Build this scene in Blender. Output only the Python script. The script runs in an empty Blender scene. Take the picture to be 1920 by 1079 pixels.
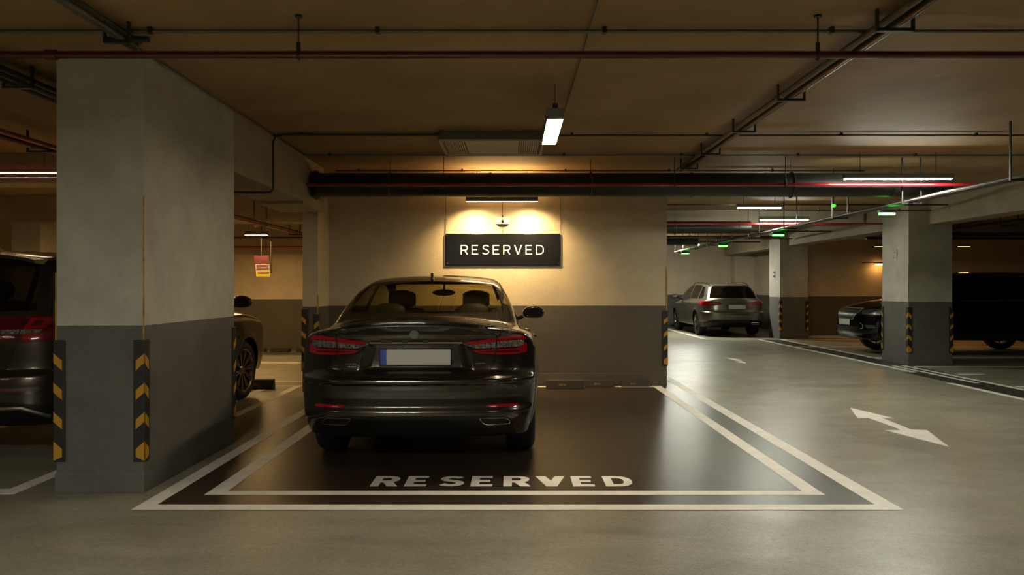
import bpy, bmesh, math, random
import numpy as np
from mathutils import Vector, Matrix
PI = math.pi
SC = bpy.context.scene
C = bpy.data.collections.new('garage'); SC.collection.children.link(C)

# ------------------------------------------------------------------ camera, world, exposure
cam_d = bpy.data.cameras.new('camera'); cam = bpy.data.objects.new('camera', cam_d); C.objects.link(cam)
cam.location = (0, 0, 1.35); cam.rotation_euler = (PI/2, 0, 0)
cam_d.sensor_fit = 'HORIZONTAL'; cam_d.sensor_width = 36; cam_d.lens = 36*1450/1920; cam_d.clip_end = 200
SC.camera = cam
w = bpy.data.worlds.new('world'); SC.world = w; w.use_nodes = True
w.node_tree.nodes['Background'].inputs[0].default_value = (0.9, 0.75, 0.5, 1)
w.node_tree.nodes['Background'].inputs[1].default_value = 0.02
SC.view_settings.view_transform = 'Standard'; SC.view_settings.look = 'None'
SC.view_settings.gamma = 1; SC.view_settings.use_curve_mapping = False; SC.view_settings.exposure = 0.22
SC.cycles.max_bounces = 8; SC.cycles.diffuse_bounces = 4; SC.cycles.glossy_bounces = 4
SC.cycles.transparent_max_bounces = 12; SC.cycles.sample_clamp_indirect = 3.0

COOL = (1.0, 0.985, 0.84); NEUT = (1.0, 0.91, 0.70); WARM = (1.0, 0.62, 0.24); AMBER = (1.0, 0.50, 0.13); GREEN = (0.024, 1.0, 0.03)
E_PENDANT, E_AISLE, E_FRONT, E_LEFTBACK, E_RIGHTBACK, E_SIGN, E_GREEN = 120, 250, 195, 150, 24, 85, 20
P_SPOT = 150

# ------------------------------------------------------------------ materials
MATS = {}
def nodes_of(name):
    m = bpy.data.materials.new(name); m.use_nodes = True
    nt = m.node_tree; return m, nt, nt.nodes['Principled BSDF']
def pm(name, col, rough=0.5, metal=0.0, coat=0.0, bump=0.0, bscale=200, emit=None, es=0, spec=0.5, var=0.0, vscale=3):
    if name in MATS: return MATS[name]
    m, nt, b = nodes_of(name)
    b.inputs['Base Color'].default_value = (*col, 1); b.inputs['Roughness'].default_value = rough
    b.inputs['Metallic'].default_value = metal; b.inputs['Coat Weight'].default_value = coat
    b.inputs['Coat Roughness'].default_value = 0.05
    b.inputs['Specular IOR Level'].default_value = spec
    tc = nt.nodes.new('ShaderNodeTexCoord')
    if bump:
        n = nt.nodes.new('ShaderNodeTexNoise'); n.inputs['Scale'].default_value = bscale; n.inputs['Detail'].default_value = 4
        bp = nt.nodes.new('ShaderNodeBump'); bp.inputs['Strength'].default_value = bump; bp.inputs['Distance'].default_value = 0.01
        nt.links.new(tc.outputs['Object'], n.inputs['Vector']); nt.links.new(n.outputs['Fac'], bp.inputs['Height']); nt.links.new(bp.outputs[0], b.inputs['Normal'])
    if var:
        n2 = nt.nodes.new('ShaderNodeTexNoise'); n2.inputs['Scale'].default_value = vscale; n2.inputs['Detail'].default_value = 6
        mr = nt.nodes.new('ShaderNodeMapRange'); mr.inputs[1].default_value = .3; mr.inputs[2].default_value = .7; mr.inputs[3].default_value = 1-var; mr.inputs[4].default_value = 1+var*.4
        mx = nt.nodes.new('ShaderNodeMix'); mx.data_type = 'RGBA'; mx.blend_type = 'MULTIPLY'; mx.inputs[0].default_value = 1
        mx.inputs[6].default_value = (*col, 1)
        nt.links.new(tc.outputs['Object'], n2.inputs['Vector']); nt.links.new(n2.outputs['Fac'], mr.inputs[0]); nt.links.new(mr.outputs[0], mx.inputs[7]); nt.links.new(mx.outputs[2], b.inputs['Base Color'])
    if emit:
        b.inputs['Emission Color'].default_value = (*emit, 1); b.inputs['Emission Strength'].default_value = es
    MATS[name] = m; return m

def wall_paint(name, top, low, split=1.10, spots=0.25, bump=0.35):
    """two paints meeting at a painted level, over trowelled plaster"""
    m, nt, b = nodes_of(name); L = nt.links.new
    geo = nt.nodes.new('ShaderNodeNewGeometry'); sep = nt.nodes.new('ShaderNodeSeparateXYZ'); L(geo.outputs['Position'], sep.inputs[0])
    n0 = nt.nodes.new('ShaderNodeTexNoise'); n0.inputs['Scale'].default_value = 25; L(geo.outputs['Position'], n0.inputs['Vector'])
    ma = nt.nodes.new('ShaderNodeMath'); ma.operation = 'MULTIPLY_ADD'; ma.inputs[1].default_value = 0.006; L(n0.outputs['Fac'], ma.inputs[0]); L(sep.outputs['Z'], ma.inputs[2])
    gt = nt.nodes.new('ShaderNodeMath'); gt.operation = 'GREATER_THAN'; gt.inputs[1].default_value = split+.003; L(ma.outputs[0], gt.inputs[0])
    mx = nt.nodes.new('ShaderNodeMix'); mx.data_type = 'RGBA'; L(gt.outputs[0], mx.inputs[0]); mx.inputs[6].default_value = (*low, 1); mx.inputs[7].default_value = (*top, 1)
    n1 = nt.nodes.new('ShaderNodeTexNoise'); n1.inputs['Scale'].default_value = 2.2; n1.inputs['Detail'].default_value = 8; n1.inputs['Roughness'].default_value = .65; L(geo.outputs['Position'], n1.inputs['Vector'])
    mr = nt.nodes.new('ShaderNodeMapRange'); mr.inputs[1].default_value = .35; mr.inputs[2].default_value = .65; mr.inputs[3].default_value = 1-spots; mr.inputs[4].default_value = 1.05; L(n1.outputs['Fac'], mr.inputs[0])
    m2 = nt.nodes.new('ShaderNodeMix'); m2.data_type = 'RGBA'; m2.blend_type = 'MULTIPLY'; m2.inputs[0].default_value = 1; L(mx.outputs[2], m2.inputs[6]); L(mr.outputs[0], m2.inputs[7])
    L(m2.outputs[2], b.inputs['Base Color']); b.inputs['Roughness'].default_value = .62
    n2 = nt.nodes.new('ShaderNodeTexNoise'); n2.inputs['Scale'].default_value = 55; n2.inputs['Detail'].default_value = 5; n2.inputs['Distortion'].default_value = 1.2; L(geo.outputs['Position'], n2.inputs['Vector'])
    bp = nt.nodes.new('ShaderNodeBump'); bp.inputs['Strength'].default_value = bump; bp.inputs['Distance'].default_value = .012; L(n2.outputs['Fac'], bp.inputs['Height']); L(bp.outputs[0], b.inputs['Normal'])
    return m

def floor_mat():
    m, nt, b = nodes_of('epoxy_floor'); L = nt.links.new
    geo = nt.nodes.new('ShaderNodeNewGeometry')
    n1 = nt.nodes.new('ShaderNodeTexNoise'); n1.inputs['Scale'].default_value = 1.3; n1.inputs['Detail'].default_value = 12; n1.inputs['Roughness'].default_value = .68; n1.inputs['Distortion'].default_value = .6
    mp = nt.nodes.new('ShaderNodeMapping'); mp.inputs['Scale'].default_value = (1, 2.2, 1); L(geo.outputs['Position'], mp.inputs['Vector']); L(mp.outputs[0], n1.inputs['Vector'])
    cr = nt.nodes.new('ShaderNodeValToRGB'); cr.color_ramp.elements[0].position = .3; cr.color_ramp.elements[0].color = (.205, .190, .138, 1)
    cr.color_ramp.elements[1].position = .7; cr.color_ramp.elements[1].color = (.345, .322, .245, 1); L(n1.outputs['Fac'], cr.inputs[0]); L(cr.outputs[0], b.inputs['Base Color'])
    n5 = nt.nodes.new('ShaderNodeTexNoise'); n5.inputs['Scale'].default_value = 38; n5.inputs['Detail'].default_value = 6; n5.inputs['Roughness'].default_value = .7; n5.inputs['Distortion'].default_value = 1.5; L(geo.outputs['Position'], n5.inputs['Vector'])
    m5 = nt.nodes.new('ShaderNodeMapRange'); m5.inputs[1].default_value = .3; m5.inputs[2].default_value = .7; m5.inputs[3].default_value = .68; m5.inputs[4].default_value = 1.25; L(n5.outputs['Fac'], m5.inputs[0])
    x5 = nt.nodes.new('ShaderNodeMix'); x5.data_type = 'RGBA'; x5.blend_type = 'MULTIPLY'; x5.inputs[0].default_value = 1; L(cr.outputs[0], x5.inputs[6]); L(m5.outputs[0], x5.inputs[7]); L(x5.outputs[2], b.inputs['Base Color'])
    n2 = nt.nodes.new('ShaderNodeTexNoise'); n2.inputs['Scale'].default_value = 2.5; n2.inputs['Detail'].default_value = 5; L(geo.outputs['Position'], n2.inputs['Vector'])
    mr = nt.nodes.new('ShaderNodeMapRange'); mr.inputs[1].default_value = .3; mr.inputs[2].default_value = .7; mr.inputs[3].default_value = .30; mr.inputs[4].default_value = .40; L(n2.outputs['Fac'], mr.inputs[0]); L(mr.outputs[0], b.inputs['Roughness'])
    n3 = nt.nodes.new('ShaderNodeTexNoise'); n3.inputs['Scale'].default_value = 55; n3.inputs['Detail'].default_value = 6; L(geo.outputs['Position'], n3.inputs['Vector'])
    bp = nt.nodes.new('ShaderNodeBump'); bp.inputs['Strength'].default_value = .22; bp.inputs['Distance'].default_value = .006; L(n3.outputs['Fac'], bp.inputs['Height']); L(bp.outputs[0], b.inputs['Normal'])
    return m

def glass_mat(name, tint, refl=0.5):
    m = bpy.data.materials.new(name); m.use_nodes = True; nt = m.node_tree; nt.nodes.clear()
    out = nt.nodes.new('ShaderNodeOutputMaterial'); tr = nt.nodes.new('ShaderNodeBsdfTransparent'); tr.inputs[0].default_value = (*tint, 1)
    gl = nt.nodes.new('ShaderNodeBsdfGlossy'); gl.inputs['Roughness'].default_value = .02; gl.inputs[0].default_value = (.9, .9, .9, 1)
    fr = nt.nodes.new('ShaderNodeFresnel'); ge = nt.nodes.new('ShaderNodeNewGeometry'); mr = nt.nodes.new('ShaderNodeMapRange'); mr.inputs[3].default_value = 1.5; mr.inputs[4].default_value = 1/1.5
    nt.links.new(ge.outputs['Backfacing'], mr.inputs[0]); nt.links.new(mr.outputs[0], fr.inputs[0])
    mx = nt.nodes.new('ShaderNodeMixShader'); nt.links.new(fr.outputs[0], mx.inputs[0]); nt.links.new(tr.outputs[0], mx.inputs[1]); nt.links.new(gl.outputs[0], mx.inputs[2]); nt.links.new(mx.outputs[0], out.inputs[0])
    return m

M_FLOOR = floor_mat()
M_WALL = wall_paint('wall_paint', (.56, .465, .32), (.090, .074, .055), spots=.12)
M_COL = wall_paint('column_paint', (.50, .48, .40), (.118, .112, .098), spots=.22, bump=.6)
M_CEIL = pm('ceiling_plaster', (.355, .222, .094), .7, bump=.35, bscale=9, var=.25, vscale=1.3)
M_BEAM = pm('beam_plaster', (.37, .315, .22), .7, bump=.3, bscale=60, var=.15)
M_WHITE = pm('line_paint', (.88, .84, .76), .45, bump=.1, bscale=80, var=.12, vscale=8)
M_DARKP = pm('dark_bay_paint', (.046, .031, .019), .33, bump=.12, bscale=60, var=.35, vscale=2)
M_OLDLINE = pm('worn_line_paint', (.50, .47, .38), .5, var=.35, vscale=6)
M_RUB = pm('black_rubber', (.012, .012, .012), .6, bump=.1)
M_YEL = pm('yellow_reflective', (.46, .24, .02), .45)
M_YEDGE = pm('yellow_edge_strip', (.42, .27, .04), .6, var=.6, vscale=14)
M_GALV = pm('galvanised_steel', (.19, .175, .14), .52, metal=.8, bump=.05)
M_DGALV = pm('dark_duct_steel', (.05, .05, .045), .42, metal=.6)
M_CLIP = pm('painted_grey_conduit', (.13, .125, .10), .6)
M_RED = pm('red_pipe_paint', (.30, .012, .018), .3, coat=.5)
M_DRED = pm('dark_red_pipe_paint', (.065, .004, .010), .35, coat=.3)
M_HOUS = pm('lamp_housing', (.20, .20, .18), .5)
M_DHOUS = pm('dark_lamp_housing', (.05, .045, .035), .5)
M_ACW = pm('white_grille_plastic', (.55, .45, .31), .5)
M_BLACK = pm('black_plastic', (.005, .005, .005), .42, spec=.35)
M_SATIN = pm('sign_black_panel', (.0015, .0013, .001), .28, spec=.5)
M_FRAME = pm('sign_grey_frame', (.10, .10, .08), .45)
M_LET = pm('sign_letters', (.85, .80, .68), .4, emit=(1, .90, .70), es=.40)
M_CHROME = pm('chrome', (.62, .60, .55), .14, metal=1)
M_TYRE = pm('tyre_rubber', (.010, .010, .010), .7, bump=.1)
M_RIM = pm('alloy_rim', (.40, .38, .34), .25, metal=1)
M_DRIM = pm('disc_dark', (.03, .03, .03), .5, metal=.5)
M_GLASS = glass_mat('tinted_glass', (.64, .60, .40))
M_GLASSD = glass_mat('privacy_glass', (.10, .10, .08))
M_GAP = pm('panel_gap', (.003, .003, .003), .8)
M_INT = pm('cabin_dark', (.010, .009, .008), .8)
M_SEAT = pm('seat_leather', (.018, .016, .014), .6)
M_TLR = pm('tail_lamp_red', (.34, .005, .012), .12, coat=1)
M_TLD = pm('tail_lamp_dark_red', (.10, .004, .010), .15, coat=1)
M_TLC = pm('tail_lamp_clear', (.26, .22, .20), .2, metal=.6, coat=1, bump=1, bscale=130, var=.8, vscale=60)
M_TLB = pm('tail_lamp_surround', (.010, .006, .008), .12, coat=1)
M_PLATE = pm('plate_white', (.62, .61, .55), .4)
M_BLUE = pm('plate_blue', (.03, .07, .42), .4)
M_SED = pm('bronze_paint', (.038, .031, .022), .25, metal=.8, coat=1)
M_SUVP = pm('brown_suv_paint', (.045, .034, .023), .3, metal=.7, coat=1)
M_SILV = pm('champagne_paint', (.27, .245, .20), .28, metal=.8, coat=1)
M_BLKP = pm('black_car_paint', (.002, .002, .002), .09, spec=.5)
M_HL = pm('head_lamp_lens', (.10, .10, .095), .15, metal=.7, coat=1, bump=.6, bscale=90)
M_STRIM = pm('satin_silver_trim', (.26, .26, .25), .35, metal=.3)
M_BADGE = pm('badge_soft_grey', (.13, .145, .125), .55, metal=.3)

# ------------------------------------------------------------------ helpers
def set_tags(o, label=None, cat=None, group=None, kind=None):
    if label: o['label'] = label
    if cat: o['category'] = cat
    if group: o['group'] = group
    if kind: o['kind'] = kind
    return o
def thing(name, label, cat, loc=(0, 0, 0), rz=0, group=None):
    o = bpy.data.objects.new(name, None); C.objects.link(o); o.location = loc; o.rotation_euler = (0, 0, rz)
    o.empty_display_size = .1
    return set_tags(o, label, cat, group)
def copy_tree(o, parent=None):
    c = o.copy(); C.objects.link(c)
    if parent: c.parent = parent
    for ch in o.children: copy_tree(ch, c)
    return c
class MB:
    def __init__(s): s.v = []; s.f = []
    def add(s, vs, fs):
        k = len(s.v); s.v += [tuple(v) for v in vs]; s.f += [tuple(i+k for i in f) for f in fs]; return s
    def box(s, x0, x1, y0, y1, z0, z1):
        return s.add([(x, y, z) for x in (x0, x1) for y in (y0, y1) for z in (z0, z1)],
                     [(0, 1, 3, 2), (4, 6, 7, 5), (0, 4, 5, 1), (2, 3, 7, 6), (0, 2, 6, 4), (1, 5, 7, 3)])
    def prism(s, poly, a, b, axis=2):
        """poly of 2-D points extruded a..b along axis (0:x from (y,z), 1:y from (x,z), 2:z from (x,y))"""
        n = len(poly); vs = []
        for h in (a, b):
            for p in poly:
                vs.append((h, p[0], p[1]) if axis == 0 else (p[0], h, p[1]) if axis == 1 else (p[0], p[1], h))
        fs = [tuple(range(n)), tuple(range(2*n-1, n-1, -1))] + [(i, (i+1) % n, n+(i+1) % n, n+i) for i in range(n)]
        return s.add(vs, fs)
    def tube(s, pts, r, n=12, closed=False, caps=True):
        pts = [Vector(p) for p in pts]; k = len(pts); rs = r if isinstance(r, (list, tuple)) else [r]*k; vs = []
        up = None
        for i, p in enumerate(pts):
            if closed: t = pts[(i+1) % k]-pts[i-1]
            else: t = pts[min(i+1, k-1)]-pts[max(i-1, 0)]
            t.normalize()
            if up is None: up = Vector((0, 0, 1)) if abs(t.z) < .9 else Vector((1, 0, 0))
            a = t.cross(up); a.normalize(); b = a.cross(t); up = b
            for j in range(n):
                q = 2*PI*j/n; vs.append(p+a*math.cos(q)*rs[i]+b*math.sin(q)*rs[i])
        fs = []; m = k if closed else k-1
        for i in range(m):
            for j in range(n):
                fs.append((i*n+j, i*n+(j+1) % n, ((i+1) % k)*n+(j+1) % n, ((i+1) % k)*n+j))
        if not closed and caps: fs += [tuple(range(n-1, -1, -1)), tuple((k-1)*n+j for j in range(n))]
        return s.add(vs, fs)
    def lathe(s, prof, c, axis=0, n=48, closed=False):
        """prof of (along, radius) around axis through c"""
        vs = []; k = len(prof)
        for (a, r) in prof:
            for j in range(n):
                q = 2*PI*j/n; u, w_ = r*math.cos(q), r*math.sin(q)
                vs.append((c[0]+a, c[1]+u, c[2]+w_) if axis == 0 else (c[0]+u, c[1]+a, c[2]+w_) if axis == 1 else (c[0]+u, c[1]+w_, c[2]+a))
        fs = [(i*n+j, i*n+(j+1) % n, ((i+1) % k)*n+(j+1) % n, ((i+1) % k)*n+j) for i in range(k if closed else k-1) for j in range(n)]
        if not closed: fs += [tuple(range(n-1, -1, -1)), tuple((k-1)*n+j for j in range(n))]
        return s.add(vs, fs)
    def ball(s, c, r, nu=16, nv=10):
        if not isinstance(r, (tuple, list)): r = (r, r, r)
        vs = []; fs = []
        for i in range(nv+1):
            a = -PI/2+PI*i/nv
            for j in range(nu):
                q = 2*PI*j/nu; vs.append((c[0]+r[0]*math.cos(a)*math.cos(q), c[1]+r[1]*math.cos(a)*math.sin(q), c[2]+r[2]*math.sin(a)))
        for i in range(nv):
            for j in range(nu): fs.append((i*nu+j, i*nu+(j+1) % nu, (i+1)*nu+(j+1) % nu, (i+1)*nu+j))
        return s.add(vs, fs)
    def build(s, name, mat, parent=None, smooth=False, bevel=0, sub=0, label=None):
        me = bpy.data.meshes.new(name); me.from_pydata(s.v, [], s.f)
        bm = bmesh.new(); bm.from_mesh(me)
        bmesh.ops.remove_doubles(bm, verts=bm.verts, dist=1e-6)
        bmesh.ops.recalc_face_normals(bm, faces=bm.faces); bm.to_mesh(me); bm.free()
        me.materials.append(mat)
        if smooth: me.polygons.foreach_set('use_smooth', [True]*len(me.polygons)); me.update()
        o = bpy.data.objects.new(name, me); C.objects.link(o)
        if parent: o.parent = parent
        if smooth and not sub: me.set_sharp_from_angle(angle=math.radians(40))
        if bevel:
            b = o.modifiers.new('b', 'BEVEL'); b.width = bevel; b.segments = 2; b.limit_method = 'ANGLE'
        if sub:
            b = o.modifiers.new('s', 'SUBSURF'); b.levels = sub; b.render_levels = sub
        if label: o['label'] = label
        return o
def struct(name, mb, mat, **k):
    return set_tags(mb.build(name, mat, **k), kind='structure')

def pchip(pts):
    xs = np.array([p[0] for p in pts], float); ys = np.array([p[1] for p in pts], float)
    h = np.diff(xs); d = np.diff(ys)/h; m = np.zeros(len(xs)); m[0] = d[0]; m[-1] = d[-1]
    for i in range(1, len(xs)-1):
        if d[i-1]*d[i] > 0:
            w1 = 2*h[i]+h[i-1]; w2 = h[i]+2*h[i-1]; m[i] = (w1+w2)/(w1/d[i-1]+w2/d[i])
    def f(x):
        x = np.asarray(x, float); xc = np.clip(x, xs[0], xs[-1]); i = np.clip(np.searchsorted(xs, xc)-1, 0, len(h)-1)
        t = (xc-xs[i])/h[i]; a = ys[i]; b = ys[i+1]
        r = (2*t**3-3*t**2+1)*a+(t**3-2*t**2+t)*h[i]*m[i]+(-2*t**3+3*t**2)*b+(t**3-t**2)*h[i]*m[i+1]
        return r+np.where(x > xs[-1], (x-xs[-1])*m[-1], 0)+np.where(x < xs[0], (x-xs[0])*m[0], 0)
    return f
def smax(a, b, k): h = np.clip(.5+.5*(a-b)/k, 0, 1); return b*(1-h)+a*h+k*h*(1-h)
def smin(a, b, k): return -smax(-a, -b, k)
def sstep(a, b, x): t = np.clip((x-a)/(b-a), 0, 1); return t*t*(3-2*t)

# ------------------------------------------------------------------ cars
class CarShape:
    def __init__(s, p):
        s.p = p; s.S = pchip(p['S']); s.T = pchip(p['T']); s.R = pchip(p['R']); s.F = pchip(p['F']); s.G = pchip(p['G']); s.GW = pchip(p['GW'])
    def f(s, x, y, z):
        p = s.p; ax = np.abs(x); L = p['L']; hw = p['hw']
        Sx = s.S(z)-p.get('rn', .05)*np.clip((1.2-y)/1.2, 0, 1)**2-p.get('fn', .12)*np.clip((y-(L-1.2))/1.2, 0, 1)**2
        # wheel-arch flares
        for ay in p['ax']:
            rr = np.sqrt((y-ay)**2+(z-p['wr'])**2); Sx = Sx+.014*np.exp(-((rr-p['wr']-.06)/.05)**2)
        q = ax/hw
        Tz = s.T(y)-p.get('crown', .12)*q**2.2
        Rr = s.R(z)+p.get('rc2', .06)*q**2+p.get('rc6', .24)*q**6
        if 'recess' in p:
            x0, x1, z0, z1, dep = p['recess']; xe = x0+(x1-x0)*np.clip((z-z0)/(z1-z0), 0, 1)
            Rr = Rr+dep*(1-sstep(xe-.03, xe+.06, ax))*sstep(z0-.035, z0+.015, z)*(1-sstep(z1-.012, z1+.010, z))
        Ff = s.F(z)-.10*q**2-.34*q**5
        d = smax(ax-Sx, z-Tz, p.get('k1', .07)); d = smax(d, Rr-y, p.get('k2', .05)); d = smax(d, y-Ff, .08); d = smax(d, p['zb']-z, .03)
        gw = s.GW(z)-p.get('grn', .12)*np.clip((p.get('gry', 1.5)-y)/1.2, 0, 1)**2-.10*np.clip((y-(L-1.9))/1.2, 0, 1)**2
        cy = p.get('gcy', .13)*(ax/.7)**2; ye = np.where(y < L*.48, y-cy*np.clip((L*.48-y)/1.2, 0, 1), y+cy*1.2*np.clip((y-L*.48)/1.2, 0, 1))
        g = smax(ax-gw, z-(s.G(ye)-.045*(ax/.6)**2), p.get('gk', .07)); g = smax(g, .6-z, .03); g = np.maximum(g, Rr+p.get('gro', .03)-y); g = np.maximum(g, y-Ff+.05)
        return smin(d, g, p.get('kj', .05))
    def mesh(s, nx, ny, nz):
        p = s.p; L = p['L']; X = np.linspace(-1, 1, nx+1); X = np.sign(X)*(1-(1-np.abs(X))**1.05)
        t = np.linspace(0, 1, ny+1); Y = t; Z = np.linspace(0, 1, nz+1)
        zmin, zmax = p['zb']-.02, p['H']+.05
        idx = {}; ijk = []
        def vid(i, j, k):
            if (i, j, k) not in idx: idx[(i, j, k)] = len(ijk); ijk.append((i, j, k))
            return idx[(i, j, k)]
        faces = []
        for a in range(ny):
            for b in range(nz):
                faces.append((vid(0, a, b), vid(0, a, b+1), vid(0, a+1, b+1), vid(0, a+1, b))); faces.append((vid(nx, a, b), vid(nx, a+1, b), vid(nx, a+1, b+1), vid(nx, a, b+1)))
        for a in range(nx):
            for b in range(nz):
                faces.append((vid(a, 0, b), vid(a+1, 0, b), vid(a+1, 0, b+1), vid(a, 0, b+1))); faces.append((vid(a, ny, b), vid(a, ny, b+1), vid(a+1, ny, b+1), vid(a+1, ny, b)))
            for b in range(ny):
                faces.append((vid(a, b, 0), vid(a, b+1, 0), vid(a+1, b+1, 0), vid(a+1, b, 0))); faces.append((vid(a, b, nz), vid(a+1, b, nz), vid(a+1, b+1, nz), vid(a, b+1, nz)))
        q = np.array(ijk); P = np.stack([X[q[:, 0]]*(p['hw']+.06), -.04+Y[q[:, 1]]*(L+.08), zmin+(zmax-zmin)*Z[q[:, 2]]], 1)
        Ci = np.stack([P[:, 0]*.55, .5+Y[q[:, 1]]*(L-1.15), .48+.22*Z[q[:, 2]]], 1)
        D = P-Ci; N = 56; last = np.zeros(len(P))
        for n in range(N):
            tt = (n+1)/N*1.25; Q = Ci+D*tt; ins = s.f(Q[:, 0], Q[:, 1], Q[:, 2]) < 0; last = np.where(ins, tt, last)
        lo = last; hi = last+1.25/N
        for _ in range(16):
            md = (lo+hi)/2; Q = Ci+D*md[:, None]; ins = s.f(Q[:, 0], Q[:, 1], Q[:, 2]) < 0; lo = np.where(ins, md, lo); hi = np.where(ins, hi, md)
        V = Ci+D*((lo+hi)/2)[:, None]
        return V, faces
    def surf_y(s, x, z, rear=True):
        """y of the rear (or front) face at (x, z)"""
        ys = np.linspace(-.1, 1.6, 800) if rear else np.linspace(s.p['L']+.1, s.p['L']-1.6, 800)
        v = s.f(np.full(800, x), ys, np.full(800, z)); i = np.argmax(v < 0); return float(ys[i])
    def surf_x(s, y, z):
        xs = np.linspace(1.1, .2, 800); v = s.f(xs, np.full(800, y), np.full(800, z)); return float(xs[np.argmax(v < 0)])
    def surf_z(s, x, y):
        zs = np.linspace(1.9, .5, 1200); v = s.f(np.full(1200, x), np.full(1200, y), zs); return float(zs[np.argmax(v < 0)])

def inpoly(px, py, poly):
    c = False; n = len(poly)
    for i in range(n):
        x1, y1 = poly[i]; x2, y2 = poly[(i+1) % n]
        if (y1 > py) != (y2 > py) and px < (x2-x1)*(py-y1)/(y2-y1)+x1: c = not c
    return c
def carve(bm, poly, axes, filt, mat_i, only=None, delete=False):
    """cut the surface along the outline of poly (projected on axes) and give the inside its own index"""
    a, b = axes; u0 = min(p[0] for p in poly)-.03; u1 = max(p[0] for p in poly)+.03; v0 = min(p[1] for p in poly)-.03; v1 = max(p[1] for p in poly)+.03
    def near(pu0, pu1, pv0, pv1):
        r = []
        for f in bm.faces:
            w_ = f.verts[0].co
            if w_[a] < pu0-.12 or w_[a] > pu1+.12 or w_[b] < pv0-.12 or w_[b] > pv1+.12: continue
            if not filt(f.calc_center_median()): continue
            us = [v.co[a] for v in f.verts]; vs = [v.co[b] for v in f.verts]
            if max(us) < pu0 or min(us) > pu1 or max(vs) < pv0 or min(vs) > pv1: continue
            r.append(f)
        return r
    cand = near(u0, u1, v0, v1)
    n = len(poly)
    for i in range(n):
        p, q = poly[i], poly[(i+1) % n]
        du, dv = q[0]-p[0], q[1]-p[1]; l = math.hypot(du, dv)
        if l < 1e-6: continue
        no = [0, 0, 0]; co = [0, 0, 0]; no[a] = -dv/l; no[b] = du/l; co[a] = p[0]; co[b] = p[1]
        lu0, lu1, lv0, lv1 = min(p[0], q[0])-.012, max(p[0], q[0])+.012, min(p[1], q[1])-.012, max(p[1], q[1])+.012
        sub = [f for f in cand if f.is_valid and not (max(v.co[a] for v in f.verts) < lu0 or min(v.co[a] for v in f.verts) > lu1 or max(v.co[b] for v in f.verts) < lv0 or min(v.co[b] for v in f.verts) > lv1)]
        if not sub: continue
        geom = set(sub)
        for f in sub: geom.update(f.edges); geom.update(f.verts)
        r = bmesh.ops.bisect_plane(bm, geom=list(geom), dist=1e-5, plane_co=co, plane_no=no)
        cs = set(f for f in cand if f.is_valid); cs.update(g for g in r['geom'] if isinstance(g, bmesh.types.BMFace)); 
        for g in r['geom_cut']:
            if isinstance(g, bmesh.types.BMEdge): cs.update(g.link_faces)
        cand = list(cs)
    dl = []
    for f in cand:
        if not f.is_valid: continue
        c = f.calc_center_median()
        if filt(c) and (only is None or f.material_index in only) and inpoly(c[a], c[b], poly):
            if delete: dl.append(f)
            else: f.material_index = mat_i
    if dl: bmesh.ops.delete(bm, geom=dl, context='FACES')
def mir(poly): return [(-x, z) for x, z in poly]
def strip_polys(path, wd, closed=False):
    out = []; n = len(path)
    for i in range(n if closed else n-1):
        p, q = path[i], path[(i+1) % n]; du, dv = q[0]-p[0], q[1]-p[1]; l = math.hypot(du, dv)
        if l < 1e-6: continue
        nx_, ny_ = -dv/l*wd/2, du/l*wd/2; e = wd*.3; ex, ey = du/l*e, dv/l*e
        out.append([(p[0]+nx_-ex, p[1]+ny_-ey), (q[0]+nx_+ex, q[1]+ny_+ey), (q[0]-nx_+ex, q[1]-ny_+ey), (p[0]-nx_-ex, p[1]-ny_-ey)])
    return out
def circ(cy, cz, r, n=28): return [(cy+r*math.cos(2*PI*i/n), cz+r*math.sin(2*PI*i/n)) for i in range(n)]

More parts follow.
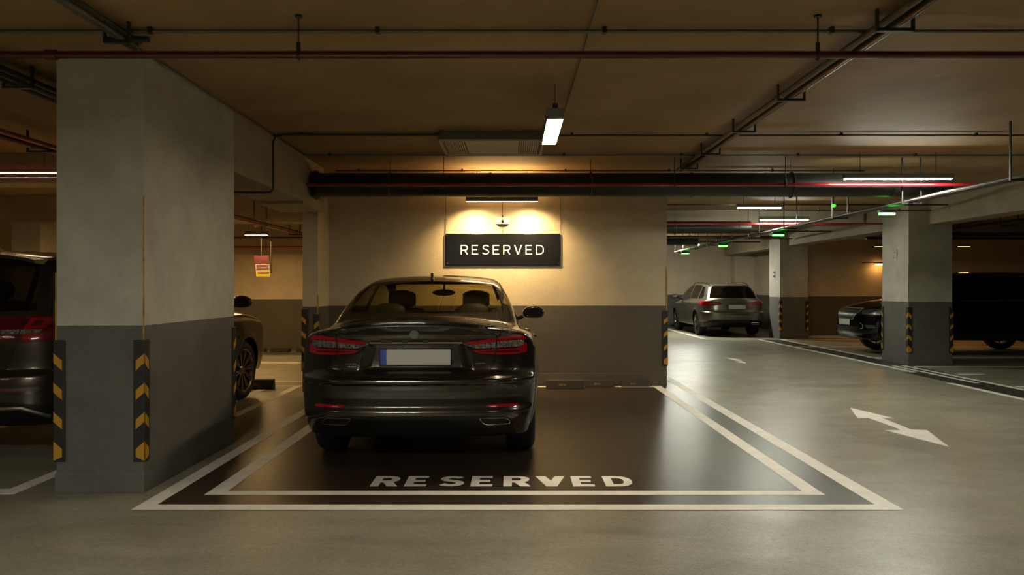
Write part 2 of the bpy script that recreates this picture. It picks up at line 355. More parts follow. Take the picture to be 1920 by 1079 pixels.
def make_wheel(parent, x, y, wr, side, detail=True, spokes=10, rimr=None):
    """side +1: outer face towards +x"""
    rr = rimr or wr*.70; wd = .225; n = 56 if detail else 28
    xo = x
    rim = MB()
    rim.lathe([(-side*.005, rr), (-side*.012, rr-.012), (-side*.06, rr-.028), (-side*.19, rr-.03), (-side*.19, rr-.01), (-side*.03, rr-.006)], (xo, y, wr), 0, n, closed=True)
    for k in range(spokes):
        a = 2*PI*k/spokes+.1
        for da in (-.09, .09) if detail else (0,):
            ca, sa = math.cos(a+da), math.sin(a+da); t0, t1 = .05, rr-.015
            pa = (-math.sin(a+da), math.cos(a+da)); w0, w1 = .010, .011
            c0, c1 = math.cos(a)*t0, math.sin(a)*t0
            vs = []
            for (t, ww, dx0, dx1) in ((t0, w0, .035, .075), (t1, w1, .012, .045)):
                bx, bz = (math.cos(a)*t, math.sin(a)*t) if t == t0 else (ca*t, sa*t)
                for sgn in (-1, 1):
                    for dx in (dx0, dx1): vs.append((xo-side*dx, y+bx+pa[0]*ww*sgn, wr+bz+pa[1]*ww*sgn))
            rim.add(vs, [(0, 1, 3, 2), (4, 6, 7, 5), (0, 4, 5, 1), (2, 3, 7, 6), (0, 2, 6, 4), (1, 5, 7, 3)])
    rim.lathe([(-side*.03, .001), (-side*.028, .045), (-side*.045, .065), (-side*.09, .065)], (xo, y, wr), 0, 24)
    rm = rim.build('wheel', M_RIM, parent, smooth=True)
    t = MB(); prof = [(-.012, rr-.004), (0.004, rr+.02), (.006, (rr+wr)/2), (-.008, wr-.02), (-.028, wr-.004), (-.06, wr)]
    pr = [(side*a, r) for a, r in prof]+[(-side*(wd-.06), wr), (-side*(wd-.03), wr-.004), (-side*(wd-.012), wr-.02), (-side*wd, (rr+wr)/2), (-side*(wd-.01), rr)]
    t.lathe(pr, (xo, y, wr), 0, n, closed=False); t.f = t.f[:-2]
    t.lathe([(-side*(wd-.04), rr-.002), (-side*.03, rr-.002)], (xo, y, wr), 0, n); t.f = t.f[:-2]
    t.build('tyre', M_TYRE, rm, smooth=True)
    d = MB(); d.lathe([(-side*.09, .002), (-side*.09, rr*.75), (-side*.11, rr*.75), (-side*.2, .002)], (xo, y, wr), 0, n); d.build('brake_disc', M_DRIM, rm, smooth=True)
    return rm

def make_car(name, label, cfg, loc, rz, paint, res=1.0, group=None):
    cs = CarShape(cfg); p = cfg; L = p['L']; wr = p['wr']
    root = thing(name, label, 'car', loc, rz, group)
    V, F = cs.mesh(int(p['n'][0]), int(p['n'][1]), int(p['n'][2]))
    me = bpy.data.meshes.new('shell'); me.from_pydata([tuple(v) for v in V], [], F)
    bm = bmesh.new(); bm.from_mesh(me); bpy.data.meshes.remove(me)
    bmesh.ops.recalc_face_normals(bm, faces=bm.faces)
    names = ['body']; mats = [paint]; labels = [None]
    def idx(n, m, lab=None):
        names.append(n); mats.append(m); labels.append(lab); return len(names)-1
    side_f = lambda sgn: (lambda c: c.x*sgn > .40)
    rear_f = lambda c: c.y < 1.9
    front_f = lambda c: c.y > L*.5
    for sgn in (-1, 1):
        for ay in p['ax']: carve(bm, circ(ay, wr, p['ar'], 40), (1, 2), (lambda c, s_=sgn: c.x*s_ > .52 and c.z < wr+p['ar']+.05), 0, delete=True)
    # bottom opening inside the arches is closed by the wheel wells
    if 'bumper_z' in p:
        bi = idx('rear_bumper', paint); carve(bm, [(-.3, .1), (-.3, p['bumper_z']), (p['bumper_y'], p['bumper_z']), (p['bumper_y'], .1)], (1, 2), lambda c: True, bi, only={0})
    for (nm, axes, poly, filt, m, lab, only) in sorted(p.get('regions', []), key=lambda q: 0 if q[3] in ('left', 'right') else 1):
        ff = {'rear': rear_f, 'front': front_f, 'left': side_f(-1), 'right': side_f(1), 'all': lambda c: True}[filt] if isinstance(filt, str) else filt
        same = [i for i, n_ in enumerate(names) if n_ == nm and nm in ('panel_gap', 'black_valance', 'window_trim', 'grille_trim')]
        i = same[0] if same else idx(nm, m or paint, lab)
        carve(bm, poly, axes, ff, i, only=None if only is None else {names.index(o_) for o_ in only if o_ in names})
    def islands(fs):
        seen = set(); inside = set(fs); out = []
        for f0 in fs:
            if f0 in seen: continue
            st = [f0]; seen.add(f0); grp = []
            while st:
                f = st.pop(); grp.append(f)
                for v in f.verts:
                    for g in v.link_faces:
                        if g in inside and g not in seen: seen.add(g); st.append(g)
            out.append(grp)
        out.sort(key=len, reverse=True); big = [g for g in out if len(g) >= 12] or out[:1]
        for g in out:
            if len(g) < 12 and g is not big[0]: big[0] = big[0]+g
        return big
    jobs = []
    for i in range(len(names)):
        fs = [f for f in bm.faces if f.material_index == i]
        if fs: jobs += [(i, g) for g in (islands(fs) if names[i] in ('panel_gap', 'window_trim', 'grille_trim', 'black_valance') else [fs])]
    for i, fs in jobs:
        vm = {}; vs = []; ff = []
        for f in fs:
            r = []
            for v in f.verts:
                if v.index not in vm or True:
                    if v not in vm: vm[v] = len(vs); vs.append(tuple(v.co))
                    r.append(vm[v])
            ff.append(r)
        A = np.array(vs); e = .003; gr = np.zeros_like(A)
        for k in range(3):
            d = np.zeros(3); d[k] = e; P_, Q_ = A+d, A-d
            gr[:, k] = cs.f(P_[:, 0], P_[:, 1], P_[:, 2])-cs.f(Q_[:, 0], Q_[:, 1], Q_[:, 2])
        gr /= np.maximum(np.linalg.norm(gr, axis=1, keepdims=True), 1e-9)
        glass = 'window' in names[i] and names[i] != 'window_trim' or 'windscreen' in names[i]
        nv = len(vs); nf = len(ff); sunk = .004 if names[i] == 'panel_gap' else 0
        A = A-gr*sunk; vv = [tuple(q) for q in A]; nn = list(map(tuple, gr)); fl_ = ff
        if not glass:
            vv = vv+[tuple(q) for q in A-gr*.016]; nn = nn+[tuple(q) for q in -gr]; fl_ = ff+[[q+nv for q in reversed(f_)] for f_ in ff]
        m2 = bpy.data.meshes.new(names[i]); m2.from_pydata(vv, [], fl_); m2.materials.append(mats[i]); m2.materials.append(M_INT)
        m2.polygons.foreach_set('use_smooth', [True]*len(m2.polygons))
        if not glass: m2.polygons.foreach_set('material_index', [0]*nf+[1]*nf)
        m2.update(); m2.normals_split_custom_set_from_vertices(nn)
        o = bpy.data.objects.new(names[i], m2); C.objects.link(o); o.parent = root
        if labels[i]: o['label'] = labels[i]
    bm.free()
    # wheel wells
    for sgn in (-1, 1):
        for ay in p['ax']:
            b = MB(); n = 24; pr = []
            a0 = -.25; pts = [(ay+(p['ar']+.012)*math.cos(a0+(PI-2*a0)*k/n), wr+(p['ar']+.012)*math.sin(a0+(PI-2*a0)*k/n)) for k in range(n+1)]
            xo, xi = sgn*(p['hw']-.10), sgn*(p['hw']-.42)
            vs = [(xo, q[0], q[1]) for q in pts]+[(xi, q[0], q[1]) for q in pts]
            b.add(vs, [(k, k+1, n+2+k, n+1+k) for k in range(n)]+[tuple(range(n+1, 2*n+2))])
            b.build('wheel_well', M_BLACK, root, smooth=True)
            make_wheel(root, sgn*(p['hw']-.035), ay, wr, sgn, p.get('detail', False), p.get('spokes', 10), p.get('rimr'))
    # underbody
    u = MB(); u.box(-.60, .60, .45, L-.55, p['zb']-.01, p['zb']+.10); u.build('underbody', M_BLACK, root, bevel=.03)
    # mirrors
    my, mz = p['mir']; xs = cs.surf_x(my, mz-.07)
    for sgn in (-1, 1):
        b = MB(); b.ball((sgn*(xs+.215), my-.01, mz+.01), (.125, .075, .078), 20, 12)
        hm = b.build('door_mirror', p.get('mirmat', paint), root, smooth=True)
        for v in hm.data.vertices:     # flat glass side to the rear, flatter below
            if v.co.y < my-.045: v.co.y = my-.045-(my-.045-v.co.y)*.15
            if v.co.z < mz-.045: v.co.z = mz-.045-(mz-.045-v.co.z)*.3
        g = MB(); n = 20; g.add([(sgn*(xs+.215)+.098*math.cos(2*PI*k/n), my-.058, mz+.012+.054*math.sin(2*PI*k/n)) for k in range(n)], [tuple(range(n))])
        g.build('mirror_glass', M_TLB, hm)
        a = MB(); a.tube([(sgn*(xs-.02), my+.03, mz-.075), (sgn*(xs+.05), my+.01, mz-.05), (sgn*(xs+.10), my, mz-.03)], [.03, .024, .022], 10); a.build('mirror_arm', M_BLACK, hm, smooth=True)
    for sgn in (-1, 1):
        for hy in p['handles']:
            z = p.get('hz', .93); x0, x1 = cs.surf_x(hy-.07, z), cs.surf_x(hy+.09, z)
            b = MB(); b.tube([(sgn*(x0-.005), hy-.09, z), (sgn*(x0+.032), hy-.07, z+.002), (sgn*(x1+.034), hy+.07, z+.002), (sgn*(x1-.005), hy+.09, z)], .012, 8); b.build('door_handle', p.get('hm', paint), root, smooth=True)
    # cabin
    fz = p['zb']+.15; sh = p['H']-1.46
    dash = MB(); dash.box(-.66, .66, L-1.75, L-1.35, .62+sh, .97+sh*.9); dash.build('dashboard', M_INT, root, bevel=.05)
    sw = MB(); sw.tube([(-.36+.18*math.cos(2*PI*k/20), L-1.86+.05*math.sin(2*PI*k/20), .90+sh+.17*math.sin(2*PI*k/20)) for k in range(20)], .014, 8, closed=True); sw.build('steering_wheel', M_INT, root, smooth=True)
    for yy, xx in ((L-2.35, (-.37, .37)), (L-3.25, (-.37, .37))):
        for x in xx:
            b = MB(); b.box(x-.25, x+.25, yy-.1, yy+.42, .42+sh, .60+sh); st = b.build('seat', M_SEAT, root, bevel=.06)
            rear = yy < L-3
            b = MB(); hb = 1.02 if rear else 1.13; b.prism([(yy-.12, .50+sh), (yy+.02, .50+sh), (yy-.12, hb+sh), (yy-.22, hb+sh)], x-.235, x+.235, 0); b.build('backrest', M_SEAT, st, bevel=.05)
            b = MB(); b.ball((x, yy-.19, hb+.085+sh), (.135, .055, .095), 16, 10)
            hd = b.build('headrest', M_SEAT, st, smooth=True)
            for v in hd.data.vertices: v.co.x = x+math.copysign(min(abs(v.co.x-x)*1.25, .135), v.co.x-x); 
            for q in (-.05, .05): MB().tube([(x+q, yy-.17, hb-.04+sh), (x+q, yy-.185, hb+.05+sh)], .007, 6).build('headrest_post', M_CHROME, st)
    rvz = cs.surf_z(0, L-1.98)
    b = MB(); b.ball((0, L-1.90, rvz-.155), (.125, .025, .036), 16, 10); b.tube([(0, L-1.87, rvz-.14), (0, L-1.83, rvz-.07)], .012, 8); b.build('interior_mirror', M_INT, root, smooth=True)
    # antenna fin
    ay = p['fin']; az = cs.surf_z(0, ay)
    b = MB(); b.prism([(ay-.07, az-.006), (ay+.09, az-.006), (ay+.02, az+.02), (ay-.055, az+.062), (ay-.075, az+.055)], -.012, .012, 0); b.build('antenna_fin', paint, root, bevel=.006)
    return root, cs

def plate(parent, cx, cy, cz, wd, ht, front=False, blue=True):
    s = 1 if front else -1
    b = MB(); b.box(cx-wd/2-.008, cx+wd/2+.008, min(cy, cy-s*.012), max(cy, cy-s*.012), cz-ht/2-.012, cz+ht/2+.006); h = b.build('plate_holder', M_BLACK, parent, bevel=.003)
    y0, y1 = cy, cy+s*.004
    b = MB(); b.box(cx-wd/2+(wd*.09 if blue else 0), cx+wd/2, min(y0, y1), max(y0, y1), cz-ht/2, cz+ht/2); b.build('number_plate', M_PLATE, h)
    if blue:
        b = MB(); b.box(cx-wd/2, cx-wd/2+wd*.09, min(y0, y1), max(y0, y1), cz-ht/2, cz+ht/2); b.build('blue_band', M_BLUE, h)

def side_window(csG, y0, y1, sill, off, n=10, ztop_max=9, front_slope=None, back=None):
    """(y,z) outline: sill line then roof-following top"""
    top = []
    for k in range(n+1):
        y = y0+(y1-y0)*k/n; top.append((y, min(float(csG(y))-off, ztop_max)))
    return [(y0, sill), (y1, sill)]+[q for q in reversed(top) if q[1] > sill+.01]

# ---- sedan
SED = dict(L=4.80, hw=.92, H=1.475, zb=.26, wr=.335, ar=.372, ax=(1.00, 3.82), n=(112, 190, 84), detail=True, spokes=10,
    S=[(.2, .83), (.30, .865), (.45, .90), (.62, .915), (.78, .918), (.88, .915), (.96, .895), (1.04, .85), (1.15, .76)],
    T=[(0, 1.085), (.12, 1.10), (.5, 1.115), (1.0, 1.10), (2., 1.03), (3.2, 1.02), (3.6, 1.01), (4.2, .92), (4.6, .80), (4.85, .62)],
    R=[(.2, .16), (.30, .09), (.36, .045), (.415, .012), (.45, .005), (.50, .022), (.60, .028), (.645, .022), (.668, .0), (.69, .004), (.715, .035), (.76, .06), (.90, .075), (.98, .080), (1.04, .055), (1.085, .035), (1.12, .07)],
    F=[(.2, 4.60), (.35, 4.74), (.5, 4.80), (.65, 4.79), (.8, 4.66), (.95, 4.4)],
    G=[(.05, .95), (.35, 1.075), (.55, 1.13), (.85, 1.245), (1.2, 1.36), (1.55, 1.43), (1.95, 1.467), (2.35, 1.475), (2.75, 1.458), (3.05, 1.40), (3.4, 1.275), (3.8, 1.10), (4.2, .92)],
    GW=[(.6, .84), (.95, .80), (1.1, .752), (1.25, .688), (1.38, .618), (1.48, .56)], gcy=.13, grn=.09, gry=1.5, crown=.13,
    recess=(.36, .315, .755, .935, .045), k1=.055, k2=.030, kj=.045, rc2=.05, rc6=.30, rn=.085, mir=(3.32, 1.055), handles=(1.72, 2.72), hz=.90, fin=1.48,
    bumper_z=.69, bumper_y=.62)
Gs = pchip(SED['G'])
trunk_half = [(0, 1.16), (.615, 1.16), (.625, 1.07), (.60, .99), (.575, .86), (.548, .78), (.515, .725), (.47, .70), (.40, .690), (0, .688)]
trunk = trunk_half+[(-x, z) for x, z in reversed(trunk_half[1:-1])]
lampR = [(.333, .940), (.375, .963), (.60, .992), (.70, 1.008), (.775, 1.010), (.815, .985), (.818, .862), (.72, .850), (.575, .848), (.43, .865), (.385, .888)]
lamp_red = [(.345, .943), (.378, .956), (.60, .984), (.70, .998), (.772, 1.0), (.802, .978), (.80, .960), (.74, .968), (.60, .958), (.42, .938)]
lamp_clear = [(.362, .933), (.43, .937), (.60, .956), (.75, .964), (.785, .958), (.785, .925), (.74, .915), (.60, .912), (.44, .908), (.40, .918)]
lamp_low = [(.405, .895), (.60, .902), (.74, .905), (.805, .945), (.807, .872), (.74, .862), (.60, .862), (.45, .874)]
lamp_low_in = [(.44, .887), (.60, .892), (.75, .892), (.75, .876), (.60, .876), (.47, .880)]
rearwin = [(-.60, 1.150), (.60, 1.150), (.585, 1.22), (.545, 1.33), (.515, 1.385), (.40, 1.402), (0, 1.408), (-.40, 1.402), (-.515, 1.385), (-.545, 1.33), (-.585, 1.22)]
rearwin = [(x*1.06, z) for x, z in rearwin]
swR = side_window(Gs, 2.32, 3.62, 1.02, .075)
swB = side_window(Gs, 1.02, 2.25, 1.035, .080)
rf = lambda c: c.y < .95
regs = [('trunk_lid', (0, 2), trunk, lambda c: c.y < .62 and c.z > .6, None, None, None)]
for q in strip_polys(trunk_half[1:]+[(-x, z) for x, z in reversed(trunk_half[1:-1])], .006): regs.append(('panel_gap', (0, 2), q, lambda c: c.y < .62, M_GAP, None, None))
for sg in (1, -1):
    fl = lambda c: c.y < .75 and abs(c.x) > .3
    P_ = (lambda a: a) if sg == 1 else mir
    regs += [('tail_lamp', (0, 2), P_(lampR), fl, M_TLB, None, None), ('lamp_red_band', (0, 2), P_(lamp_red), fl, M_TLR, 'bright red upper band of the tail lamp', None),
             ('lamp_clear_band', (0, 2), P_(lamp_clear), fl, M_TLC, 'clear ribbed strip of the tail lamp', None),
             ('lamp_red_loop', (0, 2), P_(lamp_low), fl, M_TLR, 'red lower loop of the tail lamp', None), ('lamp_dark_core', (0, 2), P_(lamp_low_in), fl, M_TLD, None, None)]
    for q in strip_polys(P_([(.585, 1.0), (.568, .84)]), .010): regs.append(('panel_gap', (0, 2), q, fl, M_GAP, None, None))
regs.append(('rear_window', (0, 2), rearwin, lambda c: .3 < c.y < 1.9 and c.z > 1.1, M_GLASS, None, None))
ws = [(-.64, 1.06), (.64, 1.06), (.52, 1.40), (-.52, 1.40)]
regs.append(('windscreen', (0, 2), ws, lambda c: c.y > 2.9 and c.z > 1.03, M_GLASS, None, None))
for s_, nm in ((1, 'right'), (-1, 'left')):
    regs += [('side_window', (1, 2), swR, nm, M_GLASS, None, None), ('side_window', (1, 2), swB, nm, M_GLASS, None, None)]
    for q in strip_polys(swR, .014, True)+strip_polys(swB, .014, True): regs.append(('window_trim', (1, 2), q, nm, M_BLACK, None, None))
    for path in ([(3.55, .98), (3.50, .33), (2.32, .33), (2.28, 1.0)], [(1.10, 1.0), (1.15, .82), (1.42, .55), (1.46, .33), (2.30, .33)], [(.44, .69), (.68, .69)]):
        for q in strip_polys(path, .006): regs.append(('panel_gap', (1, 2), q, nm, M_GAP, None, None))
# lower black valance and reflectors
regs.append(('black_valance', (0, 2), [(-.74, .2), (.74, .2), (.70, .38), (.66, .418), (.45, .432), (-.45, .432), (-.66, .418), (-.70, .38)], lambda c: c.y < .6, M_BLACK, None, None))
for P_ in ((lambda a: a), mir):
    regs.append(('rear_reflector', (0, 2), P_([(.505, .500), (.54, .488), (.73, .488), (.745, .500), (.72, .508), (.52, .508)]), lambda c: c.y < .6, M_TLR, 'thin red reflector low in the bumper', None))
SED['regions'] = regs
sedan, cs = make_car('sedan', 'dark bronze four-door sedan seen from behind, parked in the reserved bay under the sign', SED, (-.69, 5.50, 0), math.radians(1.0), M_SED)
def on_rear(x, z): return cs.surf_y(x, z)
plate(sedan, -.008, min(on_rear(0, .785), on_rear(0, .90))-.008, .845, .508, .112)
b = MB(); pts = [(x, on_rear(x, .952)-.004, .952) for x in np.linspace(-.33, .33, 13)]; b.tube(pts, .007, 8); b.build('chrome_strip', M_CHROME, sedan, smooth=True, label='slim chrome strip above the number plate')
# boot lip spoiler
b = MB(); vs = []; N_ = 28
for k in range(N_+1):
    x = -.60+1.20*k/N_; e = 1-(abs(x)/.60)**6; yb = on_rear(x, 1.06); zt = cs.surf_z(x, yb+.07)
    vs += [(x, yb+.10, cs.surf_z(x, yb+.10)-.003), (x, yb-.018*e, zt+.012*e), (x, yb-.020*e, zt+.004*e), (x, yb+.01, zt-.028)]
b.add(vs, [(4*k+j, 4*k+4+j, 4*k+4+(j+1) % 4, 4*k+(j+1) % 4) for k in range(N_) for j in range(4)]); b.build('boot_spoiler', M_SED, sedan, smooth=True)
b = MB(); yb = min(on_rear(0, .97), on_rear(0, 1.05)); b.lathe([(-.006, .002), (-.008, .030), (-.004, .035), (.03, .036)], (-.012, yb, 1.012), 1, 28); b.build('round_badge', M_BADGE, sedan, smooth=True, label='blurred round grey badge in the middle of the boot lid')
for x0, x1, z, h in ((-.51, -.425, .798, .009), (-.49, -.43, .778, .008), (.43, .50, .80, .008)):
    b = MB(); n_ = int((x1-x0)/.0095)
    for k in range(n_):
        xa = x0+(x1-x0)*k/n_; yy = on_rear(xa, z)
        b.box(xa, xa+.0024, yy-.003, yy+.004, z-h/2, z+h/2)
        if k % 3 != 1: b.box(xa, xa+.006, yy-.003, yy+.004, z+h/2-.002, z+h/2)
        if k % 2: b.box(xa, xa+.006, yy-.003, yy+.004, z-h/2, z-h/2+.002)
    b.build('model_lettering', M_CHROME, sedan, label='tiny chrome lettering on the boot lid')
for sg in (1, -1):
    P4 = [(.455, .415), (.64, .412), (.675, .385), (.672, .362), (.52, .360), (.485, .372)]
    yy = on_rear(sg*.60, .40)
    pts = [Vector((sg*x, on_rear(sg*x, z)-.012, z)) for x, z in P4]
    sm = []
    for i in range(len(pts)):
        a, c_, d_ = pts[i-1], pts[i], pts[(i+1) % len(pts)]; ra = min(.25, .018/(c_-a).length); rd = min(.25, .018/(d_-c_).length)
        sm += [c_.lerp(a, ra), c_.lerp(a, ra*.35).lerp(c_.lerp(d_, rd*.35), .5), c_.lerp(d_, rd)]
    b = MB(); b.tube(sm, .0055, 8, closed=True); ex = b.build('exhaust_tip', M_CHROME, sedan, smooth=True, label='chrome-rimmed exhaust outlet in the black valance')
    b = MB(); n_ = len(sm); b.add([tuple(q+Vector((0, 0, 0))) for q in sm]+[tuple(q+Vector((0, .16, 0))) for q in sm], [(i, (i+1) % n_, n_+(i+1) % n_, n_+i) for i in range(n_)]+[tuple(range(n_, 2*n_))]); b.build('exhaust_throat', M_BLACK, ex)
# third brake lamp, rear shelf
b = MB(); b.box(-.60, .60, .72, 1.15, 1.02, 1.05); b.build('parcel_shelf', M_INT, sedan)

# ---- SUV family
def suv_cfg(L=4.67, n=(64, 110, 56), front_detail=False, detail=False):
    c = dict(L=L, hw=.93, H=1.68, zb=.30, wr=.355, ar=.395, ax=(.95, 3.66), n=n, detail=detail, spokes=10,
        S=[(.2, .84), (.35, .885), (.5, .915), (.7, .93), (.9, .93), (1.0, .915), (1.08, .88), (1.2, .80)],
        T=[(0, 1.09), (.3, 1.13), (3.2, 1.12), (3.6, 1.12), (4.1, 1.06), (4.45, .96), (4.75, .78)],
        R=[(.25, .16), (.34, .07), (.45, .01), (.60, .0), (.68, .01), (.74, .06), (.95, .07), (1.08, .10), (1.2, .12)],
        F=[(.2, 4.48), (.35, 4.62), (.5, 4.67), (.8, 4.66), (.95, 4.55), (1.05, 4.35)],
        G=[(.0, .95), (.10, 1.12), (.22, 1.35), (.36, 1.56), (.46, 1.625), (.9, 1.66), (1.8, 1.68), (2.5, 1.665), (2.85, 1.61), (3.2, 1.44), (3.6, 1.20), (4.0, 1.0)],
        GW=[(.6, .86), (1.0, .84), (1.15, .80), (1.35, .735), (1.55, .66), (1.7, .58)], gcy=.12, grn=.10, gry=1.2, crown=.11,
        k1=.06, k2=.05, mir=(3.28, 1.17), handles=(1.7, 2.65), hz=1.0, fin=.75, bumper_z=.72, bumper_y=.5, rimr=.255)
    G_ = pchip(c['G'])
    w1 = side_window(G_, 2.22, 3.30, 1.10, .11); w2 = side_window(G_, 1.25, 2.15, 1.12, .11); w3 = [(.62, 1.28), (.75, 1.17), (1.17, 1.14), (1.17, 1.53), (.85, 1.50)]
    rw = [(-.66, 1.17), (.66, 1.17), (.60, 1.45), (.52, 1.53), (-.52, 1.53), (-.60, 1.45)]
    lp = [(.33, 1.115), (.62, 1.135), (.93, 1.13), (.93, .945), (.65, .935), (.36, .965)]
    R_ = [('tailgate', (0, 2), [(-.62, 1.7), (.62, 1.7), (.70, 1.15), (.60, .90), (.55, .74), (-.55, .74), (-.60, .90), (-.70, 1.15)], lambda q: q.y < .5 and q.z > .7, None, None, None)]
    for q in strip_polys([(.70, 1.15), (.60, .90), (.55, .74), (-.55, .74), (-.60, .90), (-.70, 1.15)], .008): R_.append(('panel_gap', (0, 2), q, lambda k: k.y < .6, M_GAP, None, None))
    R_.append(('rear_window', (0, 2), rw, lambda q: q.y < .8 and q.z > 1.1, M_GLASSD, None, None))
    for P_ in ((lambda a: a), mir):
        fl = lambda q: q.y < .62
        R_ += [('tail_lamp', (0, 2), P_(lp), fl, M_TLD, None, None),
               ('lamp_red_ring', (0, 2), P_([(.64, 1.12), (.765, 1.115), (.765, 1.045), (.64, 1.04)]), fl, M_TLR, None, None),
               ('lamp_dark_core', (0, 2), P_([(.67, 1.105), (.73, 1.10), (.73, 1.06), (.67, 1.058)]), fl, M_TLD, None, None),
               ('lamp_clear_band', (0, 2), P_([(.36, 1.03), (.60, 1.035), (.755, 1.035), (.74, 1.01), (.6, 1.0), (.38, 1.0)]), fl, M_TLC, None, None),
               ('lamp_red_lower', (0, 2), P_([(.64, .99), (.765, 1.0), (.765, .955), (.66, .95)]), fl, M_TLR, None, None),
               ('rear_reflector', (0, 2), P_([(.42, .580), (.72, .580), (.72, .60), (.42, .60)]), fl, M_TLD, None, None)]
        for q in strip_polys(P_([(.635, 1.12), (.61, .94)]), .01): R_.append(('panel_gap', (0, 2), q, fl, M_GAP, None, None))
    R_.append(('black_valance', (0, 2), [(-.95, .1), (.95, .1), (.95, .44), (.6, .50), (-.6, .50), (-.95, .44)], lambda q: q.y < .55, M_BLACK, None, None))
    R_.append(('windscreen', (0, 2), [(-.66, 1.2), (.66, 1.2), (.54, 1.58), (-.54, 1.58)], lambda q: q.y > 2.8, M_GLASS, None, None))
    for nm in ('left', 'right'):
        for w_ in (w1, w2): R_.append(('side_window', (1, 2), w_, nm, M_GLASS if not front_detail else M_GLASSD, None, None))
        R_.append(('quarter_window', (1, 2), w3, nm, M_GLASSD, None, None))
        outl = [(.60, 1.27), (.74, 1.15), (1.2, 1.115), (2.2, 1.085), (3.36, 1.085)]
        for q in strip_polys([(3.36, 1.085), (2.2, 1.085), (1.2, 1.115), (.74, 1.15), (.60, 1.27), (.84, 1.52), (1.2, float(G_(1.2))-.095), (1.8, float(G_(1.8))-.095), (2.5, float(G_(2.5))-.10), (2.85, float(G_(2.85))-.10)], .018): R_.append(('window_chrome', (1, 2), q, nm, M_CHROME, None, None)) if False else R_.append(('window_trim', (1, 2), q, nm, M_CHROME, 'chrome line around the side windows', None))
        for path in ([(3.42, 1.07), (3.36, .40), (2.2, .40), (2.18, 1.07)], [(1.22, 1.07), (1.28, .85), (1.42, .55), (1.42, .40), (2.2, .40)]):
            for q in strip_polys(path, .008): R_.append(('panel_gap', (1, 2), q, nm, M_GAP, None, None))
        R_.append(('sill_cladding', (1, 2), [(1.2, .1), (3.4, .1), (3.3, .42), (1.3, .42)], nm, M_BLACK, None, None))
    ff = lambda q: q.y > L-.9
    if front_detail:
        R_.append(('grille', (0, 2), [(-.42, .93), (.42, .93), (.46, .88), (.33, .70), (-.33, .70), (-.46, .88)], ff, M_BLACK, None, None))
        for z in (.765, .82, .875): R_.append(('grille_trim', (0, 2), [(-.36, z-.003), (.36, z-.003), (.36, z+.003), (-.36, z+.003)], ff, M_STRIM, None, None))
        for q in strip_polys([(-.42, .93), (.42, .93), (.46, .88), (.33, .70), (-.33, .70), (-.46, .88)], .014, True): R_.append(('grille_trim', (0, 2), q, ff, M_STRIM, None, None))
        R_.append(('lower_grille', (0, 2), [(-.55, .56), (.55, .56), (.42, .44), (-.42, .44)], ff, M_BLACK, None, None))
        R_.append(('bumper_lip', (0, 2), [(-.60, .42), (.60, .42), (.56, .38), (-.56, .38)], ff, M_RIM, 'silver lip under the front bumper', None))
        for P_ in ((lambda a: a), mir):
            R_.append(('head_lamp', (0, 2), P_([(.50, .89), (.60, .815), (.86, .80), (.92, .90), (.70, .93)]), ff, M_HL, None, None))
            R_.append(('fog_lamp', (0, 2), P_([(.66, .60), (.80, .60), (.82, .54), (.70, .53)]), ff, M_HL, None, None))
            for q in strip_polys(P_([(.56, .64), (.62, .60), (.62, .53), (.56, .52)]), .014): R_.append(('grille_trim', (0, 2), q, ff, M_STRIM, None, None))
    c['regions'] = R_
    return c
def suv_extras(root, cs_, rails=True, exh=True):
    if rails:
        for sg in (1, -1):
            ys = np.linspace(.62, 2.75, 18); pts = []
            for i, y in enumerate(ys):
                x = .60 if y > .9 else .60-.1*(.9-y); lift = .05*min(1, 3.2*min(i, 17-i)/8.)
                pts.append((sg*x, y, cs_.surf_z(x, y)+lift-.004))
            b = MB(); b.tube(pts, .014, 8); b.build('roof_rail', M_CHROME, root, smooth=True)
    if exh:
        for sg in (1, -1):
            P4 = [(.40, .375), (.46, .45), (.68, .455), (.82, .375)]
            b = MB(); b.tube([(sg*x, cs_.surf_y(sg*x, z)-.012, z) for x, z in P4], .020, 8); b.build('exhaust_trim', M_RIM, root, smooth=True)

def spoiler(root, cs_, mat, z, y0, half):
    b = MB(); vs = []; N_ = 16
    for k in range(N_+1):
        x = -half+2*half*k/N_; e = 1-(abs(x)/half)**4; zt = cs_.surf_z(x, y0)
        vs += [(x, y0, zt-.004), (x, y0-.20-.04*e, zt-.012), (x, y0-.19-.04*e, zt-.04), (x, y0, zt-.05)]
    b.add(vs, [(4*k+j, 4*k+4+j, 4*k+4+(j+1) % 4, 4*k+(j+1) % 4) for k in range(N_) for j in range(4)]+[(0, 1, 2, 3), (4*N_+3, 4*N_+2, 4*N_+1, 4*N_)]); b.build('roof_spoiler', mat, root, smooth=True)
suv, scs = make_car('suv', 'dark brown SUV with roof rails parked nose-in behind the big left column', suv_cfg(n=(72, 130, 64), detail=True), (-4.33, 5.72, 0), math.radians(-3.5), M_SUVP)
suv_extras(suv, scs); spoiler(suv, scs, M_SUVP, 1.6, .55, .58)
plate(suv, 0, scs.surf_y(0, .9)-.01, .88, .52, .11)

